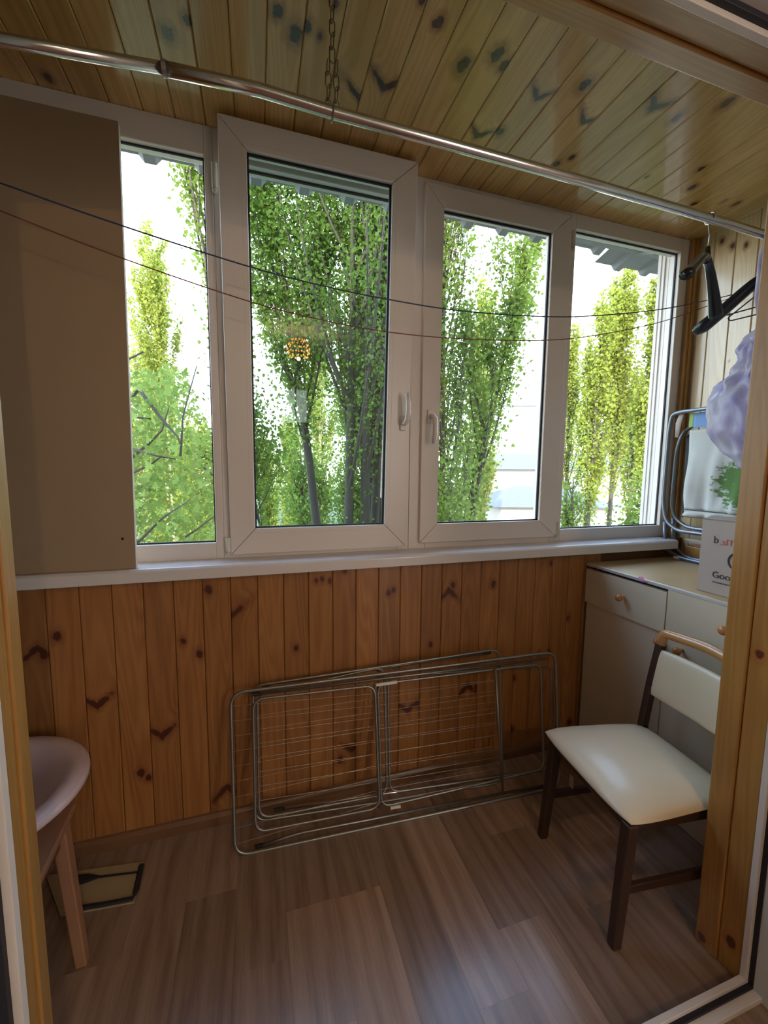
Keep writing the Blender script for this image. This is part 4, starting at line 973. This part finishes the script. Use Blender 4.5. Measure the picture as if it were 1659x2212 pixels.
# ------------------------------------------------------------------ stack of papers on the cupboard corner
def flatpile(n, x0, x1, y0, y1, z0, label, mats):
    z = z0
    for i in range(n):
        t = random.uniform(.006, .012); dx, dy = random.uniform(-.012, .012), random.uniform(-.012, .012)
        o = obj('magazine', MB().box(x0 + dx, x1 + dx, y0 + dy, y1 + dy, z, z + t), mats[i % len(mats)], bevel=.001)
        tag(o, label[i], 'magazine', 'magazines stacked behind the loungers'); z += t + .0004
    return z
crate = obj('wooden_plank_box', MB().box(2.280, 2.350, 1.25, 1.66, ZT + .0003, ZT + .075), M['jamb_wood'], bevel=.003); knots(crate, ())
tag(crate, 'low brown wooden box under the magazines behind the loungers', 'box')
flatpile(4, 2.292, 2.340, 1.27, 1.66, ZT + .0756, ['bottom magazine of the pile behind the loungers', 'second magazine from the bottom of the pile behind the loungers', 'third magazine from the bottom of the pile behind the loungers', 'topmost magazine of the pile behind the loungers'], [M['paper2'], M['paper'], M['carton'], M['paper']])

# ------------------------------------------------------------------ folded loungers leaning on the right wall
def lounger(X, pts_loop, pts_leg, yc):
    root = empty('folding_lounger', (X, yc, ZT)); r = .0105
    def mir(P_): return P_ + [Vector((p.x, 2 * yc - p.y, p.z)) for p in reversed(P_)]
    a = [ox(px, py, X) for px, py in pts_loop]
    obj('back_loop', MB().tube(round_poly(mir(a), .05, 5), r, 10, closed=True), M['lounger'], root, smooth=True)
    b = [ox(px, py, X) for px, py in pts_leg]; b[-1].z = ZT + r + .0005; b[0].z = a[-2].z + .04
    obj('leg_loop', MB().tube(round_poly(mir(b), .05, 5, False), r, 10), M['lounger'], root, smooth=True)
    def Pt(y, z): return Vector((X, y, z))
    return root, Pt
lgA, PA = lounger(2.262, [(1560, 905), (1508, 911), (1474, 935), (1462, 972), (1451, 1090), (1458, 1120), (1482, 1138), (1500, 1142)], [(1455, 1110), (1454, 1172), (1462, 1190), (1484, 1201)], 1.32)
lgB, PB = lounger(2.215, [(1470, 890), (1452, 896), (1445, 930), (1432, 1085), (1438, 1125), (1462, 1146), (1490, 1150)], [(1437, 1120), (1436, 1170), (1443, 1190), (1468, 1204)], 1.36)
def fab_mat():
    m, n, l, b = new_mat('lounger fabric')
    tcn = n.new('ShaderNodeTexCoord'); s = n.new('ShaderNodeSeparateXYZ'); l.new(tcn.outputs['Object'], s.inputs[0])
    y, z = s.outputs[1], s.outputs[2]
    g = noise(n, l, comb(n, l, 0.0, math_(n, l, 'MULTIPLY', y, 26), math_(n, l, 'MULTIPLY', z, 50)), 1.0, 4, .7)
    # green palm print low at the near side
    dy = math_(n, l, 'DIVIDE', math_(n, l, 'SUBTRACT', y, .03), .17); dz = math_(n, l, 'DIVIDE', math_(n, l, 'SUBTRACT', z, .43), .14)
    rr = math_(n, l, 'ADD', math_(n, l, 'MULTIPLY', dy, dy), math_(n, l, 'MULTIPLY', dz, dz))
    mk = smooth(n, l, math_(n, l, 'ADD', rr, math_(n, l, 'MULTIPLY', math_(n, l, 'SUBTRACT', g, .5), 3.0)), 1.0, .6)
    c = mixc(n, l, noise(n, l, tcn.outputs['Object'], 9, 3), (0.50, 0.49, 0.46), (0.66, 0.66, 0.64))
    c = mixc(n, l, mk, c, (0.10, 0.20, 0.05)); l.new(c, b.inputs['Base Color']); b.inputs['Roughness'].default_value = .8
    return m
M['fabric'] = fab_mat(); M['blue'] = simple('blue hem', (0.16, 0.30, 0.58), .6); M['green'] = simple('green hem', (0.30, 0.45, 0.12), .6)
def cloth(root, Pt, y1, y0, z1, z0, off, mat, name, fold=.009, nz_=30, ny=40):
    vs = []
    for j in range(nz_ + 1):
        t = j / nz_
        for i in range(ny + 1):
            s = i / ny; p = Pt(y1 + (y0 - y1) * s, z1 + (z0 - z1) * t)
            w_ = fold * t * (math.sin(s * 34 + 3 * math.sin(t * 2)) + .5 * math.sin(s * 60 + t * 5)) + fold * 1.3 * math.sin(s * 9 + t * 7) * t
            vs.append(p + Vector((off + w_, 0, 0)))
    f = [(j * (ny + 1) + i, j * (ny + 1) + i + 1, (j + 1) * (ny + 1) + i + 1, (j + 1) * (ny + 1) + i) for j in range(nz_) for i in range(ny)]
    o = obj(name, MB().add(vs, f), mat, root, smooth=True); md = o.modifiers.new('s', 'SOLIDIFY'); md.thickness = .002; return o
def yz(px, py): p = ox(px, py, 2.262); return p.y, p.z
ft, fb = yz(1496, 930), yz(1485, 1100)
cloth(lgA, PA, ft[0], 1.06, ft[1], fb[1], -.018, M['fabric'], 'fabric_seat')
hb = yz(1483, 1116)
cloth(lgA, PA, fb[0] + .005, 1.06, fb[1] - .002, hb[1], -.020, M['fabric'], 'gathered_hem', fold=.010, ny=80, nz_=4)
obj('hem_cord', MB().tube([PA(fb[0] + .01, fb[1]) + Vector((-.024, 0, 0)), PA(1.06, fb[1]) + Vector((-.024, 0, 0))], .0022, 6), M['cap'], lgA)
bt_ = yz(1505, 885); bb_ = yz(1500, 925)
cloth(lgA, PA, bb_[0] - .012, 1.04, bt_[1] - .02, bb_[1], -.024, M['blue'], 'blue_band', fold=.0)
cloth(lgA, PA, bb_[0] + .012, bb_[0] - .012, bt_[1] - .02, bb_[1] + .004, -.024, M['green'], 'green_band', fold=.0, ny=4)
sl_ = yz(1466, 1204)
obj('pipe_clip', MB().tube([Vector((2.215, ox(1458, 1200, 2.215).y, ZT + .0125)), Vector((2.215, ox(1470, 1205, 2.215).y, ZT + .0125))], .0122, 12), M['white_tape'], lgB)
rv = ox(1477, 1111, 2.24)
obj('rivet', MB().tube([rv, rv + Vector((.02, 0, 0))], .005, 8), M['white_tape'], lgA)
ap = [ox(1473, 895, 2.222), ox(1466, 915, 2.222), ox(1462, 945, 2.222)]
obj('arm_plate', MB().tube(ap, [.014, .018, .010], 10, flat=.3), M['carton'], lgB, smooth=True)
tag(lgA, 'folded lounger with grey printed fabric and blue band standing on the cupboard', 'lounger')
dk = [PA(1.70, 1.70), PA(1.655, 1.73), PA(1.655, 1.27), PA(1.69, 1.25)]
obj('dark_fabric', MB().prism([p + Vector((.010, 0, 0)) for p in dk] , (.012, 0, 0)), M['mat_black'], lgB)
tag(lgB, 'folded lounger of bare grey tubes standing nearest the window frame on the cupboard', 'lounger')

# ------------------------------------------------------------------ drying racks leaning on the window wall
B1 = Vector((-0.09, 1.547, 0.006)); B2 = Vector((1.30, 1.478, 0.006)); UP = Vector((0, .115, .56)).normalized()
AX = (B2 - B1).normalized(); NP = AX.cross(UP).normalized()
def rack(off, label, tr, first):
    o0 = B1 + NP * off
    def q(px, py): return opl(px + tr[0], py + tr[1], o0, NP)
    root = empty('drying_rack', ((B1.x + B2.x) / 2, (B1.y + B2.y) / 2 + off * NP.y, 0))
    return root, q
def shifted(pts, d): return [Vector(p) + d for p in pts]
def build_rack(root, q, full=True):
    N = -NP
    o1 = round_poly([q(498, 1497), q(1200, 1408), q(1208, 1700), q(508, 1850)], .06, 7)
    obj('outer_frame', MB().tube(o1, .0072, 10, closed=True), M['rack'], root, smooth=True)
    # folded wing: right part
    b_ = N * .017
    w_ = round_poly(shifted([q(818, 1480), q(1172, 1436), q(1180, 1665), q(826, 1748)], b_), .045, 6)
    obj('wing_frame', MB().tube(w_, .0058, 8, closed=True), M['rack'], root, smooth=True)
    w2_ = round_poly(shifted([q(547, 1508), q(808, 1478), q(818, 1740), q(553, 1792)], b_ * -1), .045, 6)
    obj('wing_frame', MB().tube(w2_, .0058, 8, closed=True), M['rack'], root, smooth=True)
    obj('crossbar', MB().tube([q(1070, 1445), q(1086, 1708)], .0062, 8), M['rack'], root, smooth=True)
    obj('crossbar', MB().tube([q(810, 1478), q(820, 1745)], .0060, 8), M['rack'], root, smooth=True)
    # wires
    for i in range(10):
        t = (i + .8) / 10.5
        a = q(500, 1500).lerp(q(508, 1848), t); m_ = q(810, 1478).lerp(q(820, 1752), t); c = q(1072, 1450).lerp(q(1084, 1700), t)
        obj('wire', MB().tube([a, m_], .0008 if i % 3 else .0010, 5, cap=False), M['wire'], root)
        obj('wire', MB().tube([m_, c], .0008 if i % 3 else .0010, 5, cap=False), M['wire'], root)
    for i in range(4):
        t = (i + 1) / 5; a = q(830, 1500).lerp(q(1065, 1470), t); b2_ = q(838, 1735).lerp(q(1080, 1690), t)
        obj('wire', MB().tube([a, b2_], .0006, 4, cap=False), M['wire'], root)
    # lower legs folded flat on the long rails
    d2_ = N * .020
    obj('leg_tube', MB().tube(round_poly(shifted([q(565, 1835), q(640, 1808), q(1190, 1700)], d2_), .05, 5, False), .0060, 8), M['rack'], root, smooth=True)
    obj('leg_tube', MB().tube(shifted([q(560, 1502), q(1185, 1425)], d2_), .0060, 8), M['rack'], root, smooth=True)
    obj('foot_cap', MB().tube(shifted([q(551, 1838), q(568, 1832)], d2_), .0078, 10), M['cap'], root)
    obj('foot_cap', MB().tube(shifted([q(543, 1504), q(562, 1502)], d2_), .0078, 10), M['cap'], root)
rA, qA = rack(0.0, '', (0, 0), True)
build_rack(rA, qA)
N_ = -NP
obj('label_sleeve', MB().tube(shifted([qA(812, 1481), qA(858, 1474)], N_ * .006), .0072, 10), M['white_tape'], rA)
obj('label_sleeve', MB().tube(shifted([qA(846, 1752), qA(868, 1748)], N_ * .022), .0072, 10), M['white_tape'], rA)
tag(rA, 'front folded wire drying rack leaning on the pine wall', 'drying rack', None)
rB = empty('drying_rack', ((B1.x + B2.x) / 2, (B1.y + B2.y) / 2 + .06, 0))
N_ = -NP * .7
def qB(px, py): return opl(px, py, B1 - NP * .042, NP)
obj('outer_frame', MB().tube(round_poly([qB(546, 1482), qB(1078, 1402), qB(1086, 1690), qB(552, 1775)], .05, 7), .0058, 10, closed=True), M['rack'], rB, smooth=True)
obj('inner_frame', MB().tube(round_poly([qB(556, 1500), qB(830, 1440), qB(836, 1715), qB(560, 1768)], .05, 6), .0055, 8, closed=True), M['rack'], rB, smooth=True)
obj('inner_frame', MB().tube(round_poly([qB(838, 1462), qB(1190, 1437), qB(1200, 1660), qB(842, 1712)], .05, 6), .0055, 8, closed=True), M['rack'], rB, smooth=True)
for i in range(8):
    t = (i + .9) / 9
    obj('wire', MB().tube([qB(548, 1490).lerp(qB(553, 1765), t), qB(1078, 1415).lerp(qB(1086, 1680), t)], .0010, 5, cap=False), M['wire'], rB)
obj('leg_tube', MB().tube(shifted([qB(600, 1752), qB(1055, 1684)], N_ * .016), .0066, 10), M['steel'], rB, smooth=True)
obj('leg_tube', MB().tube(shifted([qB(575, 1480), qB(1055, 1411)], N_ * .016), .0058, 10), M['rack'], rB, smooth=True)
for a, b in (((590, 1754), (612, 1750)), ((1050, 1686), (1066, 1683)), ((568, 1482), (582, 1480)), ((1048, 1412), (1062, 1410))):
    obj('foot_cap', MB().tube(shifted([qB(*a), qB(*b)], N_ * .016), .0078, 10), M['cap'], rB)
tag(rB, 'rear folded wire drying rack behind the front one, close to the wall', 'drying rack')

# ------------------------------------------------------------------ chair
def chair():
    a = R_(-6.0); A = Vector((1.058, .887, 0)); f = Vector((math.sin(R_(6)), math.cos(R_(6)), 0)); mid = A + f * .195
    root = empty('dining_chair', (mid.x, mid.y, 0), a)
    MW = root.matrix_world
    def L(name, mb, mat, bevel=0, smooth=False, seg=2):
        me = mb.mesh(name, mat, smooth); o = link(name, me, root)
        if bevel: md = o.modifiers.new('b', 'BEVEL'); md.width = bevel; md.segments = seg; md.limit_method = 'ANGLE'; md.angle_limit = R_(40)
        return o
    # local x: front (0) to back, y: near (-) / far (+)
    def post(x0, y0, x1, y1, z0, z1, w0, w1):
        return MB().hexa([(x0 - w0, y0 - w0, z0), (x0 + w0, y0 - w0, z0), (x0 + w0, y0 + w0, z0), (x0 - w0, y0 + w0, z0)], [(x1 - w1, y1 - w1, z1), (x1 + w1, y1 - w1, z1), (x1 + w1, y1 + w1, z1), (x1 - w1, y1 + w1, z1)])
    for s in (-1, 1):
        L('leg', post(-.004, s * .199, .030, s * .190, 0.001, .418, .0165, .020), M['chair_wood'], .007, seg=3)
    for s in (-1, 1):
        P_ = [(.448, s * .190, .001), (.432, s * .188, .25), (.428, s * .186, .45), (.450, s * .184, .62), (.482, s * .182, .80)]
        mb = MB(); w_ = .0165
        for (p, q) in zip(P_, P_[1:]): 
            mb.hexa([(p[0] - w_, p[1] - .014, p[2]), (p[0] + w_, p[1] - .014, p[2]), (p[0] + w_, p[1] + .014, p[2]), (p[0] - w_, p[1] + .014, p[2])], [(q[0] - w_, q[1] - .014, q[2]), (q[0] + w_, q[1] - .014, q[2]), (q[0] + w_, q[1] + .014, q[2]), (q[0] - w_, q[1] + .014, q[2])])
        L('leg', mb, M['chair_wood'], .004)
    L('seat_rail', MB().box(.018, .042, -.18, .18, .388, .430), M['chair_wood'], .003)
    L('seat_rail', MB().box(.412, .437, -.18, .18, .388, .430), M['chair_wood'], .003)
    for s in (-1, 1): L('seat_rail', MB().box(.03, .43, s * .19 - .011, s * .19 + .011, .388, .430), M['chair_wood'], .003)
    for s in (-1, 1): L('stretcher', MB().box(.012, .435, s * .193 - .008, s * .193 + .008, .175, .205), M['chair_wood'], .003)
    # seat pad
    bm = bmesh.new(); nx, ny = 18, 18
    X0, X1 = -.014, .440; 
    def half(t): return .238 - .034 * t
    grid = [[None] * (ny + 1) for _ in range(nx + 1)]
    pad = MB(); n = 22
    vs = []; rows = []
    def sup(u):   # superellipse style edge falloff
        return max(0.0, 1 - abs(u) ** 5) ** .5
    for j, sgn in ((0, 1), (1, -1)):
        for i in range(n + 1):
            for k in range(n + 1):
                t = i / n; s = -1 + 2 * k / n; uu = -1 + 2 * t
                uc = math.sin(uu * math.pi / 2); sc = math.sin(s * math.pi / 2)
                # rounded corners in plan
                kx = uc * math.sqrt(1 - .12 * sc ** 4); ks = sc * math.sqrt(1 - .10 * uc ** 4)
                x = (X0 + X1) / 2 + kx * (X1 - X0) / 2; y = ks * half((kx + 1) / 2)
                e = sup(uc) * sup(sc)
                z = .444 + (.034 * e + .010 * (1 - uc * uc) * (1 - sc * sc) - .008 * ((kx + 1) / 2) if sgn > 0 else -.020 * e)
                vs.append((x, y, z))
    m = (n + 1) ** 2; fs = []
    for i in range(n):
        for k in range(n):
            a_ = i * (n + 1) + k; fs.append((a_, a_ + 1, a_ + n + 2, a_ + n + 1)); fs.append((m + a_, m + a_ + n + 1, m + a_ + n + 2, m + a_ + 1))
    me = MB().add(vs, fs).mesh('seat', M['cream'], True)
    bm = bmesh.new(); bm.from_mesh(me); bmesh.ops.remove_doubles(bm, verts=bm.verts, dist=.0004); bmesh.ops.recalc_face_normals(bm, faces=bm.faces); bm.to_mesh(me); bm.free()
    link('seat', me, root)
    # back pad, between and in front of the posts
    vs = []; n = 20
    for sgn in (1, -1):
        for i in range(n + 1):
            for k in range(n + 1):
                uu = -1 + 2 * i / n; s = -1 + 2 * k / n; uc = math.sin(uu * math.pi / 2); sc = math.sin(s * math.pi / 2)
                kx = uc * math.sqrt(1 - .12 * sc ** 4); ks = sc * math.sqrt(1 - .04 * uc ** 4)
                z = .684 + kx * .100; y = ks * .178; e = sup(uc) * sup(sc)
                x = .456 + (z - .62) * .17 - .012 + .018 * (ks * ks * -1 + 1) + (-.016 * e if sgn > 0 else .010 * e)
                vs.append((x, y, z))
    m = (n + 1) ** 2; fs = []
    for i in range(n):
        for k in range(n):
            a_ = i * (n + 1) + k; fs.append((a_, a_ + 1, a_ + n + 2, a_ + n + 1)); fs.append((m + a_, m + a_ + n + 1, m + a_ + n + 2, m + a_ + 1))
    me = MB().add(vs, fs).mesh('backrest', M['cream'], True)
    bm = bmesh.new(); bm.from_mesh(me); bmesh.ops.remove_doubles(bm, verts=bm.verts, dist=.0004); bmesh.ops.recalc_face_normals(bm, faces=bm.faces); bm.to_mesh(me); bm.free()
    link('backrest', me, root)
    rl = round_poly([(.480, .182, .795), (.489, .180, .845), (.502, 0, .858), (.489, -.180, .845), (.480, -.182, .795)], .05, 7, False)
    L('top_rail', MB().tube(rl, .019, 14), M['hand'], 0, True)
    o = L('metal_bracket', MB().box(-.016, -.012, .02, .04, .36, .40), M['steel'])
    tag(root, 'dining chair with cream leatherette seat and dark wooden legs by the doorway', 'chair')
chair()

# ------------------------------------------------------------------ stool with basin
st = empty('wooden_stool', (-.72, 1.27, 0))
obj('seat', MB().hexa([(-.91, 1.11, .425), (-.548, 1.11, .425), (-.566, 1.42, .425), (-.91, 1.42, .425)], [(-.91, 1.11, .452), (-.545, 1.11, .452), (-.563, 1.42, .452), (-.91, 1.42, .452)]), M['stool'], st, bevel=.006)
def sleg(x0, y0, x1, y1):
    w0, w1 = .015, .019
    return MB().hexa([(x0 - w0, y0 - w0, 0.001), (x0 + w0, y0 - w0, .001), (x0 + w0, y0 + w0, .001), (x0 - w0, y0 + w0, .001)], [(x1 - w1, y1 - w1, .426), (x1 + w1, y1 - w1, .426), (x1 + w1, y1 + w1, .426), (x1 - w1, y1 + w1, .426)])
for (a, b, c, d) in ((-.535, 1.315, -.585, 1.36), (-.60, 1.13, -.60, 1.15), (-.93, 1.13, -.87, 1.15), (-.93, 1.39, -.87, 1.37)): obj('leg', sleg(a, b, c, d), M['stool'], st, bevel=.004)
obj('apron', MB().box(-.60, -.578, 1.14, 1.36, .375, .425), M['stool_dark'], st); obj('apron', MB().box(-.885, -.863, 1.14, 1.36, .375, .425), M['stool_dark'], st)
tag(st, 'wooden stool carrying the lilac basin behind the left door jamb', 'stool')
bs = empty('washing_basin', (-.82, 1.36, .4525))
bc_ = (-.825, 1.40, .4525); 
pr = [(.001, .0), (.17, .0), (.19, .008), (.228, .050), (.246, .088), (.250, .090), (.284, .090), (.294, .084), (.296, .072), (.290, .068)]
pri = [(.001, .004), (.165, .004), (.180, .011), (.212, .050), (.232, .082), (.242, .092), (.256, .0965), (.272, .096), (.284, .0905)]
ob = obj('basin_shell', MB().lathe(pr, bc_, 64, 1.0, .98).lathe(pri, bc_, 64, 1.0, .98), M['basin'], bs, smooth=True)
tag(bs, 'round lilac plastic washing basin set on the stool at left', 'basin')

# mat and canister
mt = empty('floor_mat', (-.57, 1.58, 0))
mc = [oz(*p, .003) for p in ((100, 1893), (312, 1862), (290, 1950), (130, 1980))]
obj('mat_sheet', MB().hexa([Vector((p.x, p.y, .001)) for p in (mc[3], mc[2], mc[1], mc[0])], [Vector((p.x, p.y, .006)) for p in (mc[3], mc[2], mc[1], mc[0])]), M['mat'], mt)
def strip(pts, w, mat, z=.009): 
    return MB().tube([oz(a, b, z) for a, b in pts], w, 6, flat=.5)
obj('black_border', strip([(165, 1962), (225, 1953), (286, 1941), (294, 1925), (306, 1868)], .010, None), M['mat_black'], mt)
obj('black_stripe', MB().tube([oz(a, b, .009) for a, b in ((160, 1902), (185, 1898), (215, 1894), (296, 1884))], [.022, .020, .005, .004], 6, flat=.3), M['mat_black'], mt)
tag(mt, 'beige mat with black border lying on the floor behind the stool', 'mat')
cn = empty('cream_canister', (-.845, 1.685, 0))
obj('canister_body', MB().lathe([(.03, 0.001), (.036, .02), (.036, .62), (.028, .72), (.012, .78)], (-.845, 1.685, 0), 24, caps=(True, True)), M['mat'], cn, smooth=True)
obj('black_band', MB().lathe([(.038, .575), (.038, .635)], (-.845, 1.685, 0), 24), M['mat_black'], cn, smooth=True)
tag(cn, 'cream canister with a black band behind the basin', 'canister')

# ------------------------------------------------------------------ lamp of the room behind (seen mirrored in the tilted sash)
lp_ = empty('ceiling_lamp', (0.49, -1.5, 2.75))
obj('lamp_rod', MB().tube([(0.49, -1.5, 2.75), (0.49, -1.5, 2.66)], .008, 8), M['steel'], lp_)
em = bpy.data.materials.new('lit lamp bead'); em.use_nodes = True; nb = em.node_tree.nodes['Principled BSDF']
nb.inputs['Emission Color'].default_value = (1, .36, .07, 1); nb.inputs['Emission Strength'].default_value = 6; nb.inputs['Base Color'].default_value = (.8, .5, .2, 1)
bead = MB().lathe([(.001, -.012), (.009, -.006), (.009, .006), (.001, .012)], n=8).mesh('bead', em, True)
for j in range(5):
    for i in range(12):
        a = i * 6.283 / 12 + j * .2; r = .13 * math.sin(.6 + j * .42); link('bead', bead, lp_, (r * math.cos(a), r * math.sin(a), -.10 - .045 * j))
tag(lp_, 'beaded ceiling lamp of the room, mirrored in the tilted window', 'lamp')
# small lit window of the room, faintly mirrored in the tilted sash
ew = bpy.data.materials.new('daylit room pane'); ew.use_nodes = True; q_ = ew.node_tree.nodes['Principled BSDF']; q_.inputs['Emission Color'].default_value = (.75, .9, .8, 1); q_.inputs['Emission Strength'].default_value = 1.6
w5 = struct(empty('window_5', (.62, -3.40, 2.0)))
for x0, x1 in ((.44, .61), (.64, .80)): obj('glass_pane', MB().box(x0, x1, -3.415, -3.405, 1.76, 2.26), ew, w5)
for q5 in ((.40, .435, 1.72, 2.30), (.612, .638, 1.72, 2.30), (.805, .84, 1.72, 2.30), (.40, .84, 1.72, 1.757), (.40, .84, 2.263, 2.30)): obj('frame', MB().box(q5[0], q5[1], -3.42, -3.39, q5[2], q5[3]), M['pvc'], w5)
pl = bpy.data.lights.new('room_lamp_light', 'POINT'); po = bpy.data.objects.new('room_lamp_light', pl); COL.objects.link(po); pl.energy = 14; pl.color = (1, .72, .45); pl.shadow_soft_size = .02; po.location = (.49, -1.5, 2.45)
bpy.context.view_layer.update()
